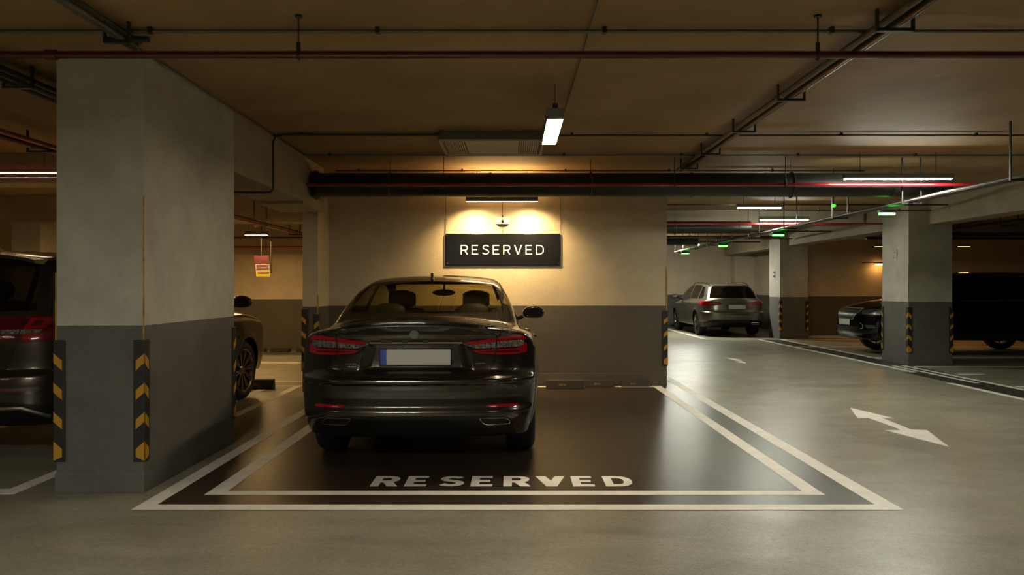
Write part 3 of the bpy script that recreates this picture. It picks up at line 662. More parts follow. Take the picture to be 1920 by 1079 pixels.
c_ = suv_cfg(n=(60, 110, 52), front_detail=True)
bsuv, bcs = make_car('suv', 'black SUV facing left behind the near right column, silver lip under its grille', c_, (11.62, 16.15, 0), PI/2, M_BLKP)
suv_extras(bsuv, bcs, rails=False, exh=False)
plate(bsuv, 0, bcs.surf_y(0, .64, False)+.012, .64, .50, .11, front=True, blue=False)
yy = bcs.surf_y(0, .83, False)
def diamond(parent, x, y, z, h, wd, s):
    b = MB(); b.tube([(x, y, z+h), (x+wd, y, z), (x, y, z-h), (x-wd, y, z)], h*.16, 6, closed=True); b.build('diamond_badge', M_CHROME, parent)
diamond(bsuv, 0, yy+.035, .825, .085, .06, 1)

# ---- estate car
def wagon_cfg():
    L = 4.70
    c = dict(L=L, hw=.885, H=1.50, zb=.26, wr=.335, ar=.375, ax=(.95, 3.72), n=(60, 110, 56), detail=True, spokes=7,
        S=[(.2, .80), (.32, .84), (.5, .87), (.7, .885), (.88, .88), (.97, .86), (1.06, .80), (1.15, .72)],
        T=[(0, 1.04), (.3, 1.08), (3.2, 1.02), (3.6, 1.01), (4.1, .93), (4.5, .80), (4.75, .62)],
        R=[(.2, .14), (.30, .07), (.40, .01), (.55, .0), (.66, .005), (.70, .05), (.86, .075), (1.0, .10), (1.1, .12)],
        F=[(.2, 4.52), (.35, 4.65), (.5, 4.70), (.7, 4.68), (.85, 4.5), (.95, 4.3)],
        G=[(.0, .92), (.12, 1.06), (.30, 1.24), (.50, 1.41), (.62, 1.445), (1.0, 1.475), (1.8, 1.50), (2.4, 1.49), (2.8, 1.43), (3.2, 1.28), (3.6, 1.10), (4.0, .94)],
        GW=[(.6, .81), (.95, .785), (1.1, .735), (1.3, .65), (1.45, .58), (1.5, .55)], gcy=.12, grn=.08, gry=1.2, crown=.12,
        k1=.055, k2=.04, mir=(3.20, 1.06), mirmat=M_BLACK, handles=(1.65, 2.6), hz=.90, hm=M_BLACK, fin=.85, bumper_z=.66, bumper_y=.5)
    G_ = pchip(c['G']); R_ = []
    lp = [(.30, .905), (.42, .945), (.70, .975), (.92, .97), (.92, .85), (.60, .845), (.42, .865)]
    R_.append(('tailgate', (0, 2), [(-.60, 1.5), (.60, 1.5), (.66, 1.0), (.60, .85), (.56, .68), (-.56, .68), (-.60, .85), (-.66, 1.0)], lambda q: q.y < .6 and q.z > .6, None, None, None))
    for q in strip_polys([(.66, 1.0), (.60, .85), (.56, .68), (-.56, .68), (-.60, .85), (-.66, 1.0)], .010): R_.append(('panel_gap', (0, 2), q, lambda k: k.y < .6, M_GAP, None, None))
    R_.append(('rear_window', (0, 2), [(-.64, 1.06), (.64, 1.06), (.60, 1.2), (.52, 1.36), (.46, 1.40), (-.46, 1.40), (-.52, 1.36), (-.60, 1.2)], lambda q: q.y < .9 and q.z > 1.0, M_GLASSD, None, None))
    for P_ in ((lambda a: a), mir):
        fl = lambda q: q.y < .62
        R_ += [('tail_lamp', (0, 2), P_(lp), fl, M_TLR, None, None), ('lamp_clear_band', (0, 2), P_([(.42, .915), (.72, .925), (.72, .905), (.42, .90)]), fl, M_TLC, None, None),
               ('rear_reflector', (0, 2), P_([(.50, .435), (.78, .435), (.78, .455), (.50, .455)]), fl, M_TLR, None, None)]
    R_.append(('black_valance', (0, 2), [(-.95, .1), (.95, .1), (.95, .36), (.72, .43), (.60, .47), (-.60, .47), (-.72, .43), (-.95, .36)], lambda q: q.y < .6, M_BLACK, None, None))
    R_.append(('windscreen', (0, 2), [(-.62, 1.08), (.62, 1.08), (.50, 1.42), (-.50, 1.42)], lambda q: q.y > 2.8, M_GLASS, None, None))
    for nm in ('left', 'right'):
        for w_ in (side_window(G_, 2.15, 3.42, 1.02, .08), side_window(G_, 1.15, 2.07, 1.03, .08), [(.60, 1.10), (.72, 1.04), (1.08, 1.03), (1.08, 1.385), (.85, 1.35)]): R_.append(('side_window', (1, 2), w_, nm, M_GLASSD, None, None))
        for path in ([(3.45, .98), (3.38, .33), (2.15, .33), (2.12, 1.0)], [(1.15, 1.0), (1.2, .8), (1.38, .55), (1.40, .33), (2.15, .33)]):
            for q in strip_polys(path, .009): R_.append(('panel_gap', (1, 2), q, nm, M_GAP, None, None))
    c['regions'] = R_; return c
wag, wcs = make_car('estate_car', 'champagne silver estate car parked at the far end of the aisle by a column', wagon_cfg(), (6.10, 21.1, 0), 0, M_SILV)
plate(wag, .04, wcs.surf_y(0, .82)-.012, .815, .52, .11)
diamond(wag, 0, wcs.surf_y(0, .90)-.012, .945, .045, .032, -1)
for sg in (1, -1):
    ys = np.linspace(.62, 2.6, 14); pts = [(sg*.54, y, wcs.surf_z(.54, y)+.05*min(1, 3.0*min(i, 13-i)/6.)-.004) for i, y in enumerate(ys)]
    b = MB(); b.tube(pts, .014, 8); b.build('roof_rail', M_CHROME, wag, smooth=True)
    yy = wcs.surf_y(sg*.62, .36)-.055
    b = MB(); b.tube([(sg*.44, yy, .385), (sg*.64, yy, .385), (sg*.66, yy, .34), (sg*.47, yy, .34)], .008, 6, closed=True); b.build('exhaust_trim', M_CHROME, wag)

# ------------------------------------------------------------------ room shell
H = 2.90
X0, X1, Y0, Y1 = -15.0, 17.0, -7.0, 27.0
struct('floor', MB().box(X0-.2, X1+.2, Y0-.2, Y1+.2, -.3, 0), M_FLOOR)
struct('ceiling', MB().box(X0-.2, X1+.2, Y0-.2, Y1+.2, H, H+.3), M_CEIL)
struct('wall_left', MB().box(X0-.2, X0, Y0, Y1, 0, H), M_WALL)
struct('wall_right', MB().box(X1, X1+.2, Y0, Y1, 0, H), M_WALL)
struct('wall_rear', MB().box(X0, X1, Y0-.2, Y0, 0, H), M_WALL)
struct('wall_far', MB().box(2.6, X1, Y1-.2, Y1, 0, H), M_WALL)
# bay back wall, its return pier on the left
bw = MB().box(-2.52, 2.13, 10.64, 10.84, 0, H); struct('wall_back', bw, M_WALL)
struct('trim_1', MB().box(-2.52, 2.13, 10.628, 10.64, 0, .17), M_WALL, bevel=.004)
struct('wall_aisle_side', MB().box(1.93, 2.13, 10.84, 15.8, 0, H), M_WALL)
struct('wall_divider', MB().box(-2.72, -2.52, 10.04, 16.5, 0, H), M_WALL)
struct('wall_left_back', MB().box(X0, -2.52, 16.5, 16.7, 0, H), M_WALL)
struct('wall_right_back', MB().box(7.9, X1, 21.9, 22.1, 0, H), M_WALL)
struct('wall_far_pilaster', MB().box(7.57+.0, 8.25, 26.3, 26.8, 0, H), M_WALL)
struct('wall_far_recess', MB().box(8.25, 8.45, 22.1, 26.8, 0, H), M_WALL)
struct('wall_lobby', MB().box(-9.9, -9.7, 12.2, 16.5, 0, H), M_WALL)

# ------------------------------------------------------------------ columns
def column(x0, x1, y0, y1, label):
    t = thing('column', label, 'column', ((x0+x1)/2, (y0+y1)/2, 0), 0, 'painted concrete columns')
    cx, cy = (x0+x1)/2, (y0+y1)/2; hx, hy = (x1-x0)/2, (y1-y0)/2
    b = MB().box(-hx, hx, -hy, hy, .0, H); b.build('shaft', M_COL, t, bevel=.006)
    b = MB().box(-hx-.006, hx+.006, -hy-.006, hy+.006, .0, .125); b.build('plinth', M_COL, t, bevel=.004)
    return t, hx, hy
def edge_strip(t, x, y, z0, z1):
    b = MB().box(x-.004, x+.004, y-.004, y+.004, z0, z1); b.build('yellow_edge', M_YEDGE, t, label='worn yellow paint along the corner')
def guard(cx, cy, sx, sy, label, z0=.205, h=.80, a=.064, n=4, tipdown=True):
    """rubber corner guard: the corner is at (cx,cy); legs run towards sx (along x, on the y face) and sy (along y, on the x face)"""
    t = thing('corner_guard', label, 'corner guard', (cx, cy, z0), 0, 'black and yellow corner guards')
    th = .012
    b = MB()
    outer = [(-sx*th, -sy*th), (sx*a, -sy*th), (sx*a, 0), (0, 0), (0, sy*a), (-sx*th, sy*a)]
    b.prism(outer, 0, h, 2); b.build('rubber_body', M_RUB, t, bevel=.004)
    ph = h/(n+.15)
    for k in range(n):
        zb = .022+k*ph; hh = ph*.60; sl = .052
        up = -1
        b = MB()
        e = .0012
        za, zc = zb+hh, zb     # at the corner
        lo = sl if k > 0 else -sl*.3
        # x leg (on y face)
        b.prism([(-sx*(th+e)*1, zc+lo), (sx*(a-.018), zb+ (0 if k else .012)), (sx*(a-.018), za-sl), (-sx*(th+e), za)], -sy*(th+e), -sy*(th-.002), 1)
        b.prism([(-sy*(th+e), zc+lo), (sy*(a-.018), zb+(0 if k else .012)), (sy*(a-.018), za-sl), (-sy*(th+e), za)], -sx*(th+e), -sx*(th-.002), 0)
        b.build('yellow_chevron', M_YEL, t)
    return t
tA, hx, hy = column(-2.995, -2.42, 5.08, 6.74, 'massive off-white column with grey base in the left foreground')
edge_strip(tA, hx, -hy, 1.0, 1.95); edge_strip(tA, -hx, -hy, 1.0, 1.45)
guard(-2.42, 5.08, -1, 1, 'corner guard on the near right corner of the massive left column')
guard(-2.995, 5.08, 1, 1, 'corner guard on the near left corner of the massive left column')
guard(-2.42, 6.74, -1, -1, 'corner guard on the far right corner of the massive left column, beside the SUV door')
tB, hx, hy = column(6.87, 7.63, 13.4, 14.35, 'off-white column with grey base in front of the black SUV')
edge_strip(tB, -hx, -hy, .95, 1.75); edge_strip(tB, -hx, hy, .95, 1.5)
guard(6.87, 13.4, 1, 1, 'corner guard facing the aisle on the column in front of the black SUV')
guard(7.63, 13.4, -1, 1, 'corner guard on the right edge of the column in front of the black SUV')
guard(6.87, 14.35, 1, -1, 'corner guard on the far left edge of the column in front of the black SUV')
tC, hx, hy = column(7.0, 7.73, 20.2, 21.05, 'off-white column with grey base beside the silver estate car')
edge_strip(tC, -hx, -hy, .95, 1.65); edge_strip(tC, hx, -hy, .95, 1.65)
guard(7.0, 20.2, 1, 1, 'corner guard on the left edge of the column beside the silver estate car')
guard(7.73, 20.2, -1, 1, 'corner guard on the right edge of the column beside the silver estate car')
guard(2.13, 10.64, -1, 1, 'corner guard on the right end of the wall behind the sedan', z0=.27, h=.76)
guard(-2.52, 10.04, -1, 1, 'corner guard on the right corner of the wall end left of the sedan')
guard(-2.72, 10.04, 1, 1, 'corner guard on the left corner of the wall end left of the sedan', z0=.27)
b = MB().box(2.118, 2.136, 10.632, 10.66, 1.0, 1.62); set_tags(b.build('edge_strip', M_YEDGE), 'yellow painted edge strip at the right end of the sign wall', 'edge strip')
b = MB().box(-2.532, -2.514, 10.032, 10.046, 1.0, 1.25); set_tags(b.build('edge_strip', M_YEDGE), 'short yellow edge strip above the guard left of the sedan', 'edge strip')
# far-left columns
column(-8.55, -8.05, 13.2, 13.9, 'warm-lit column in the left background above the SUV roof')
column(-7.3, -6.95, 15.6, 16.45, 'narrow pilaster column at the left background wall')
# small column plaques
for (x, y, z, lab) in ((6.863, 13.85, 1.93, 'small faded plate on the aisle side of the column in front of the black SUV'), (6.993, 20.6, 1.70, 'small pale number plate on the aisle side of the column beside the estate car')):
    big = y > 18; t = thing('wall_plaque', lab, 'plaque', (x, y, z))
    MB().box(-.006, .006, -.06, .06, -.10, .10).build('plaque_panel', pm('plaque_grey', (.55, .54, .48), .5) if big else pm('plaque_beige', (.46, .44, .37), .6), t)
    rr_ = .030 if big else .010
    for dz in (-.05, .05): MB().tube([(-.009, rr_*math.cos(q*PI/6), dz+rr_*math.sin(q*PI/6)) for q in range(12)], rr_*.25, 6, closed=True).build('plaque_mark', M_BLACK, t)

# ------------------------------------------------------------------ beams
def beam(b, label): return set_tags(b.build('ceiling_beam', M_BEAM, bevel=.008), label, 'beam', 'concrete ceiling beams')
beam(MB().box(-2.985, -2.42, 6.74, 9.05, 2.36, H), 'deep beam running back from the big left column')
beam(MB().box(-2.985, -2.44, 9.05, 10.04, 2.33, H), 'beam end sitting over the wall end left of the sedan')
beam(MB().box(7.18, 7.60, -6.9, 13.4, 2.44, H), 'long beam over the aisle edge coming forward from the near right column')
beam(MB().box(7.18, 7.60, 14.35, 20.2, 2.44, H), 'beam between the two right columns')
beam(MB().box(7.22, 7.62, 21.05, 26.3, 2.44, H), 'beam behind the column beside the estate car')
beam(MB().box(7.7, X1, 17.9, 18.3, 2.50, H), 'cross beam over the black SUV bays')
beam(MB().box(2.14, 7.1, 15.6, 16.0, 2.62, H), 'cross beam over the far half of the aisle')
beam(MB().box(-15, -3.0, 8.9, 9.3, 2.55, H), 'cross beam over the SUV bay on the left')
beam(MB().box(-15, -2.75, 13.0, 13.4, 2.45, H), 'cross beam over the left background bays')

# ------------------------------------------------------------------ floor paint
def slab(poly, z1, mat, name, label, cat, group=None, z0=.0002):
    return set_tags(MB().prism(poly, z0, z1, 2).build(name, mat), label, cat, group)
rect = lambda x0, x1, y0, y1: [(x0, y0), (x1, y0), (x1, y1), (x0, y1)]
slab([(-2.25, 4.74), (2.31, 4.74), (2.31, 12.6), (2.14, 12.6), (2.14, 10.62), (-2.25, 10.62)], .0012, M_DARKP, 'dark_floor_paint', 'black painted ground of the reserved bay with its outer band', 'floor paint')
# outer line as one painted line
def bay_outline(xl0, xl1, xr0, xr1, yf0, yf1, yl, yr):
    b = MB()
    b.add([(xl0, yf0, .0026), (xr1, yf0, .0026), (xr0, yf1, .0026), (xl1, yf1, .0026), (xr1, yr, .0026), (xr0, yr, .0026), (xl0, yl, .0026), (xl1, yl, .0026)],
          [(0, 1, 2, 3), (1, 4, 5, 2), (3, 7, 6, 0)])
    bot = [(v[0], v[1], .0004) for v in b.v[:8]]
    return b
o = bay_outline(-2.31, -2.20, 2.25, 2.375, 4.683, 4.80, 10.0, 12.6).build('floor_marking', M_WHITE); set_tags(o, 'outer white outline of the reserved bay', 'floor marking')
o = bay_outline(-2.0, -1.88, 1.92, 2.035, 5.02, 5.124, 10.6, 10.6).build('floor_marking', M_WHITE); set_tags(o, 'inner white outline of the reserved bay', 'floor marking')
def line(x0, x1, y0, y1, label, mat=M_WHITE): return slab(rect(x0, x1, y0, y1), .0026, mat, 'floor_marking', label, 'floor marking')
line(-1.88, 1.92, 10.46, 10.55, 'white line across the back of the reserved bay at the wheel stops')
line(-2.97, -2.87, 6.95, 10.62, 'white line between the big left column and the wall end')
line(-3.36, -3.25, 5.17, 10.6, 'white side line of the SUV bay left of the column')
line(-6.2, -3.25, 5.05, 5.17, 'white front line of the SUV bay at the left edge')
line(-12, -2.75, 13.78, 13.88, 'pale line across the floor of the left background')
line(-6.2, -2.97, 10.52, 10.60, 'white end line of the SUV bay behind the wheel stop')
line(-6.2, -2.97, 11.05, 11.13, 'second thin line behind the SUV bay')
# right side aisle markings
line(6.35, 6.45, 12.3, 20.1, 'long white line along the far right edge of the aisle')
line(6.12, 6.22, 8.2, 10.9, 'white line along the aisle edge in the right foreground')
line(6.52, 6.60, 10.9, 13.3, 'short white line inside the dark band before the near right column')
line(6.70, 6.79, 8.2, 13.35, 'white line right of the dark band in the right foreground')
line(6.90, 6.99, 14.6, 19.9, 'white line right of the dark band between the two right columns')
M_WORND = pm('worn_dark_paint', (.060, .055, .045), .4, var=.5, vscale=3)
slab(rect(6.22, 6.70, 8.2, 12.3), .0012, M_WORND, 'dark_floor_paint', 'near dark painted band along the right bays', 'floor paint')
slab(rect(6.45, 6.90, 12.3, 20.1), .0012, M_WORND, 'dark_floor_paint', 'far dark painted band in front of the right-hand bays', 'floor paint')
line(6.85, 12, 10.45, 10.55, 'cross line of the bay in the right foreground')
line(6.85, 12, 13.1, 13.2, 'cross line at the foot of the column in front of the black SUV')
line(6.85, 14, 14.85, 14.94, 'cross line on the near side of the black SUV')
line(6.38, 12, 17.5, 17.6, 'cross line behind the black SUV bay')
line(6.9, 12, 19.9, 20.0, 'cross line at the foot of the column beside the estate car')
line(5.0, 5.1, 20.1, 26, 'white line on the left of the silver estate car')
line(5.0, 7.0, 20.05, 20.13, 'white line behind the rear wheels of the silver estate car')
line(6.95, 7.35, 12.0, 12.07, 'short cross mark in the dark band by the near right column')
# arrows: outline points measured on the floor plane
def px(u, v, h=1.35): s = (v-540)/h; return ((u-960)/s, 1450/s)
ar = [(1594, 766), (1677, 786), (1653, 784.5), (1708, 807), (1738, 808), (1779, 839), (1658, 808), (1688, 808), (1683, 805), (1627, 785), (1608, 786)]
ar = [px(u, v) for u, v in ar]
slab(ar, .0028, M_WHITE, 'floor_arrow', 'white double-headed arrow painted on the aisle in the right foreground', 'floor arrow')
a2 = [px(u, v) for u, v in [(1356, 671), (1372, 673), (1399, 681), (1384, 683), (1398, 678.5), (1376, 677.5), (1384, 681.5)]]
a2 = [px(u, v) for u, v in [(1357, 671), (1391, 675.5), (1384, 676.5), (1399, 681), (1399, 682.8), (1380, 681), (1388, 679.8), (1372, 675.5)]]
slab(a2, .0028, M_WHITE, 'floor_arrow', 'small distant white arrow on the aisle before the silver estate car', 'floor arrow')

# lettering built from strokes
GLY = {
 'R': ([[(0, 0), (0, 1)], [(0, 1), (.42, 1), (.56, .95), (.64, .85), (.66, .73), (.63, .6), (.55, .5), (.42, .45), (0, .45)], [(.34, .45), (.66, 0)]], .68),
 'E': ([[(0, 0), (0, 1)], [(0, 1), (.62, 1)], [(0, .52), (.55, .52)], [(0, 0), (.64, 0)]], .64),
 'S': ([[(.64, .86), (.55, .96), (.36, 1.0), (.18, .97), (.07, .87), (.06, .73), (.15, .61), (.34, .53), (.52, .46), (.64, .36), (.66, .22), (.57, .08), (.38, 0), (.18, .02), (.0, .14)]], .66),
 'V': ([[(0, 1), (.37, 0)], [(.37, 0), (.74, 1)]], .74),
 'D': ([[(0, 0), (0, 1)], [(0, 1), (.36, 1), (.56, .93), (.70, .76), (.74, .5), (.70, .25), (.56, .07), (.36, 0), (0, 0)]], .74)}
def stroke_text(text, width, height, wx, wy, gap):
    """list of quads in 2-D; wx / wy are pen widths for upright / level strokes"""
    tot = sum(GLY[ch][1] for ch in text); k = (width-gap*(len(text)-1)-wx)/tot; x = wx/2; quads = []
    for ch in text:
        cur = []; quads.append(cur)
        for st in GLY[ch][0]:
            pts = [(x+p[0]*k, wy/2+p[1]*(height-wy)) for p in st]; off = []
            for i in range(len(pts)):
                a = pts[max(i-1, 0)]; c = pts[min(i+1, len(pts)-1)]; d = (c[0]-a[0], c[1]-a[1]); l = math.hypot(*d); nx_, ny_ = -d[1]/l, d[0]/l
                wd = 1/math.sqrt((nx_/wx)**2+(ny_/wy)**2)*1.0
                if len(pts) > 2 and 0 < i < len(pts)-1:
                    e1 = (pts[i][0]-pts[i-1][0], pts[i][1]-pts[i-1][1]); e2 = (pts[i+1][0]-pts[i][0], pts[i+1][1]-pts[i][1])
                off.append((nx_*wd/2, ny_*wd/2))
            if len(pts) == 2:   # square the ends of straight strokes
                d = (pts[1][0]-pts[0][0], pts[1][1]-pts[0][1])
                if abs(d[0]) > 1e-6 and abs(d[1]) > 1e-6:
                    off = [(-wx*.62, 0)]*2
                    pts = [(pts[0][0], pts[0][1]+(wy/2 if d[1] < 0 else -wy/2)), (pts[1][0], pts[1][1]+(-wy/2 if d[1] < 0 else wy/2))]
                elif abs(d[0]) < 1e-6: pts = [(pts[0][0], pts[0][1]-wy/2), (pts[1][0], pts[1][1]+wy/2)]
                else: pts = [(pts[0][0]-wx/2*.9, pts[0][1]), pts[1]]
            for i in range(len(pts)-1):
                p, q = pts[i], pts[i+1]; a, c = off[i], off[i+1]
                cur.append([(p[0]+a[0], p[1]+a[1]), (q[0]+c[0], q[1]+c[1]), (q[0]-c[0], q[1]-c[1]), (p[0]-a[0], p[1]-a[1])])
        x += GLY[ch][1]*k+gap
    return quads
t = thing('floor_lettering', 'word RESERVED painted in white capitals on the bay floor', 'floor lettering', (-.965, 5.235, 0))
for ltr in stroke_text('RESERVED', 1.80, .285, .058, .058, .104):
    b = MB()
    for i, q in enumerate(ltr): b.add([(u, v, .0028+i*2e-5) for u, v in q], [(0, 1, 2, 3)])
    b.build('painted_letter', M_WHITE, t)

# ------------------------------------------------------------------ wheel stops
def wheel_stop(x0, x1, y, hgt, label):
    t = thing('wheel_stop', label, 'wheel stop', ((x0+x1)/2, y, 0), 0, 'rubber wheel stops'); h = (x1-x0)/2
    MB().prism([(-.07, 0), (.07, 0), (.05, hgt), (-.05, hgt)], -h, h, 0).build('rubber_block', pm('brown_rubber', (.035, .027, .018), .6, bump=.2), t, bevel=.008)
    MB().prism([(-.0665, hgt*.35), (-.0605, hgt*.62), (-.058, hgt*.62), (-.062, hgt*.35)], -h*.35, h*.05, 0).build('reflector_strip', pm('worn_yellow', (.16, .10, .01), .6, var=.7, vscale=30), t)
wheel_stop(.455, .955, 10.33, .115, 'rubber wheel stop nearest the sedan by the right rear wheel line')
wheel_stop(.975, 1.385, 10.50, .095, 'middle rubber wheel stop of the reserved bay')
wheel_stop(1.48, 1.86, 10.54, .085, 'rightmost low rubber wheel stop by the wall end')
wheel_stop(-3.55, -3.17, 10.30, .13, 'dark wheel stop in front of the SUV front wheel')
for k, (x, lab) in enumerate(((-5.35, 'leftmost small stop at the far left back wall'), (-4.85, 'middle small stop at the far left back wall'), (-4.3, 'rightmost small stop at the far left back wall'))): wheel_stop(x-.2, x+.2, 16.2, .08, lab)

# ------------------------------------------------------------------ lamps
def emis(name, col, s): 
    return pm(name, (.8, .8, .8), .5, emit=col, es=s)
def batten(x0, x1, y0, y1, z, label, mat, hz=.055, housing=M_HOUS, group='ceiling strip lamps', wires=True, inset=.012, cat='lamp', lip=.007):
    """strip lamp: housing above, glowing diffuser just below it; z = lower face"""
    cx, cy = (x0+x1)/2, (y0+y1)/2; t = thing('strip_lamp', label, cat, (cx, cy, z), 0, group); hx, hy = (x1-x0)/2, (y1-y0)/2
    hb = MB().box(-hx, hx, -hy, hy, .012, hz+.012)
    for s in (-1, 1):
        hb.box(min(s*hx, s*(hx-.004)), max(s*hx, s*(hx-.004)), -hy, hy, -lip, .0125); hb.box(-hx+.0041, hx-.0041, min(s*hy, s*(hy-.004)), max(s*hy, s*(hy-.004)), -lip, .0125)
    hb.build('housing', housing, t)
    MB().box(-hx+inset, hx-inset, -hy+inset, hy-inset, 0, .0118).build('diffuser', mat, t)
    if wires:
        for s in (-1, 1):
            q = (hx*s*.7, 0) if hx > hy else (0, hy*s*.9)
            MB().tube([(*q, hz+.008), (*q, H-z-.001)], .004, 6).build('suspension_wire', M_GALV, t)
    return t
tp = batten(.262, .392, 5.84, 6.88, 2.63, 'bright white pendant strip lamp hanging over the sedan', emis('pendant_glow', (1, .84, .58), E_PENDANT), hz=.065)
MB().box(-.02, .02, -.525, -.47, .075, .11).build('cable_gland', M_DGALV, tp)
batten(3.79, 5.03, 8.80, 8.87, 2.585, 'long strip lamp above the red pipe over the right aisle', emis('aisle_glow', COOL, E_AISLE), lip=-.012)
batten(3.55, 4.25, 12.17, 12.23, 2.60, 'short strip lamp over the middle of the aisle, left of a longer one', emis('aisle_glow', COOL, E_AISLE), lip=-.012)
batten(4.55, 5.45, 14.17, 14.23, 2.585, 'strip lamp over the aisle before the green lamp by the far right column', emis('aisle_glow', COOL, E_AISLE), lip=-.012)
batten(4.47, 5.33, 21.95, 22.05, 2.56, 'strip lamp over the roof of the silver estate car', emis('aisle_far_glow', COOL, E_AISLE*3), lip=-.012)
# unseen lamps: first inferred from column shading, others added to light floor and SUV
for (x, y, z, lab, col, e, w_) in ((-1.7, -.3, 2.64, 'unseen strip lamp over the driveway in front of the big left column', COOL, E_FRONT*2.5, 1.2), (2.5, .2, 2.62, 'unseen strip lamp added to light the driveway right of the viewer', NEUT, E_FRONT*.42, 1.2), (-5.5, .8, 2.62, 'unseen strip lamp added before the SUV bay to light the SUV', NEUT, E_FRONT*.25, 1.2), (4.6, 4.0, 2.60, 'unseen strip lamp added to light the near end of the right aisle', COOL, E_FRONT*.55, 1.2)):
    batten(x-w_/2, x+w_/2, y-.06, y+.06, z, lab, emis('drive_glow_%d' % int(e*10+col[1]*100), col, e), lip=.003)
batten(-6.9, -4.75, 8.35, 8.43, 2.60, 'long warm strip lamp over the roof of the brown SUV', emis('left_warm_glow', (1, .72, .38), E_LEFTBACK))
batten(-5.05, -4.62, 14.6, 14.68, 2.35, 'small warm strip lamp over the left background floor', emis('left_back_glow', WARM, E_LEFTBACK*3.2))
batten(-5.6, -4.4, 11.6, 11.7, 2.62, 'warm strip lamp behind the big left column over the back lane', emis('left_mid_glow', WARM, E_LEFTBACK*1.3))
batten(8.93, 9.2, 19.0, 19.08, 2.36, 'small warm strip lamp peeping out left of the near right column', emis('right_back_glow', AMBER, E_RIGHTBACK*9))
batten(10.95, 11.25, 18.95, 19.05, 2.36, 'small warm strip lamp above the roof of the black SUV', emis('right_back_glow', AMBER, E_RIGHTBACK*9))
# sign lamp with two wall spots
hz_s = .06
sl = batten(-.61, .345, 10.22, 10.265, 2.49, 'dark linear sign lamp throwing two warm pools on the wall', emis('sign_glow', (1, .78, .42), E_SIGN), housing=M_DHOUS, inset=.006, hz=hz_s, lip=.002)
MB().box(-.46, .46, -.015, .015, hz_s+.0125, hz_s+.016).build('upper_diffuser', emis('sign_up_glow', (1, .62, .24), 170), sl)
for dx in (-.37, .37):
    MB().lathe([(0, .022), (.012, .022)], (dx, .02, .001), 2, 16).build('spot_head', M_DHOUS, sl)
    ld = bpy.data.lights.new('spot_beam', 'SPOT'); ld.energy = P_SPOT; ld.color = (1, .70, .32); ld.spot_size = math.radians(124); ld.spot_blend = 1; ld.shadow_soft_size = .02
    lo = bpy.data.objects.new('spot_beam', ld); C.objects.link(lo); lo.parent = sl; lo.location = (dx, .02, -.005); lo.rotation_euler = (math.radians(24), 0, 0)
# emergency lamp on the right back wall
t = thing('wall_lamp', 'small amber lit emergency lamp on a bracket at the right background wall', 'wall lamp', (10.35, 21.72, 2.02), 0)
MB().box(-.14, .14, -.07, .07, -.01, .05).build('lamp_body', M_CHROME, t, bevel=.01); MB().box(-.12, .12, -.06, .06, -.035, -.0105).build('diffuser', emis('emergency_glow', AMBER, 22), t); MB().box(-.45, -.12, .0, .02, .02, .05).box(-.45, -.43, .0, .178, .02, .05).build('bracket', M_BLACK, t)

# green bay lamps under the aisle tray
GZ = 2.285
for i, (y, lab) in enumerate(((9.8, 'nearest and largest green indicator lamp under the aisle tray'), (13.8, 'green indicator lamp in front of the column beside the estate car'), (17.4, 'green indicator lamp over the aisle left of the far column'), (21.2, 'farthest green indicator lamp, above the estate car'))):
    t = thing('indicator_lamp', lab, 'indicator lamp', (4.75, y, GZ), 0, 'green bay indicator lamps')
    MB().box(-.105, .105, -.035, .035, .012, .05).build('lamp_body', M_BLACK, t, bevel=.006)
    MB().box(-.095, .095, -.028, .028, -.014, .0115).build('green_lens', emis('green_glow', GREEN, E_GREEN), t, bevel=.004)
    MB().tube([(0, 0, .05), (0, 0, .057)], .012, 8).build('stem', M_BLACK, t)
t = thing('indicator_lamp', 'small round green lamp hanging left of the largest green one', 'indicator lamp', (4.2, 10.1, 2.42), 0, 'green bay indicator lamps')
MB().ball((0, 0, 0), (.03, .03, .022)).build('green_lens', emis('green_dim_glow', GREEN, 1.2), t, smooth=True); MB().tube([(0, 0, .018), (0, 0, H-2.42)], .006, 6).build('stem', M_BLACK, t)

# ------------------------------------------------------------------ sign
t = thing('wall_sign', 'black hanging sign with white capitals RESERVED on the wall above the sedan', 'sign', (-.125, 10.618, 1.865))
MB().prism([(-.815, -.24), (.815, -.24), (.815, .19), (.79, .215), (-.79, .215), (-.815, .19)], .0125, .0212, 1).build('back_frame', M_FRAME, t, bevel=.004)
MB().box(-.785, .785, .0, .012, -.205, .225).build('front_panel', M_SATIN, t, bevel=.004)
for ltr in stroke_text('RESERVED', 1.14, .130, .0125, .012, .062):
    b = MB()
    for i, q in enumerate(ltr): b.prism([(-.578+u, -.062+v) for u, v in q], -.007+i*1e-5, -.0002, 1)
    b.build('sign_letter', M_LET, t)
for x in (-.765, .765):
    for z in (-.185, .205): MB().lathe([(0, .006), (-.003, .006)], (x, 0, z), 1, 10).build('screw', M_CHROME, t)
b = MB()
for x in (-.785, .792): b.tube([(x, .006, .22), (x, .006, 1.02)], .0035, 6)
b.build('hanging_wire', M_DGALV, t)
t = thing('camera_box', 'small white box with a dark dome above the middle of the sign', 'sensor box', (-.13, 10.60, 2.265))
MB().box(-.092, .092, -.015, .039, -.045, .048).build('box_body', pm('white_plastic', (.75, .70, .58), .4), t, bevel=.006)
MB().ball((0, -.015, -.008), (.019, .02, .024)).build('dome', M_BLACK, t, smooth=True)
MB().tube([(0, .015, .04), (0, .015, .075)], .010, 8).tube([(0, .015, -.044), (0, .015, -.075)], .012, 8).build('gland', M_BLACK, t)
MB().tube([(0, .015, -.06), (0, .015, -.17)], .005, 6).tube([(0, .015, .07), (0, .015, .35)], .004, 6).build('cable', M_BLACK, t)

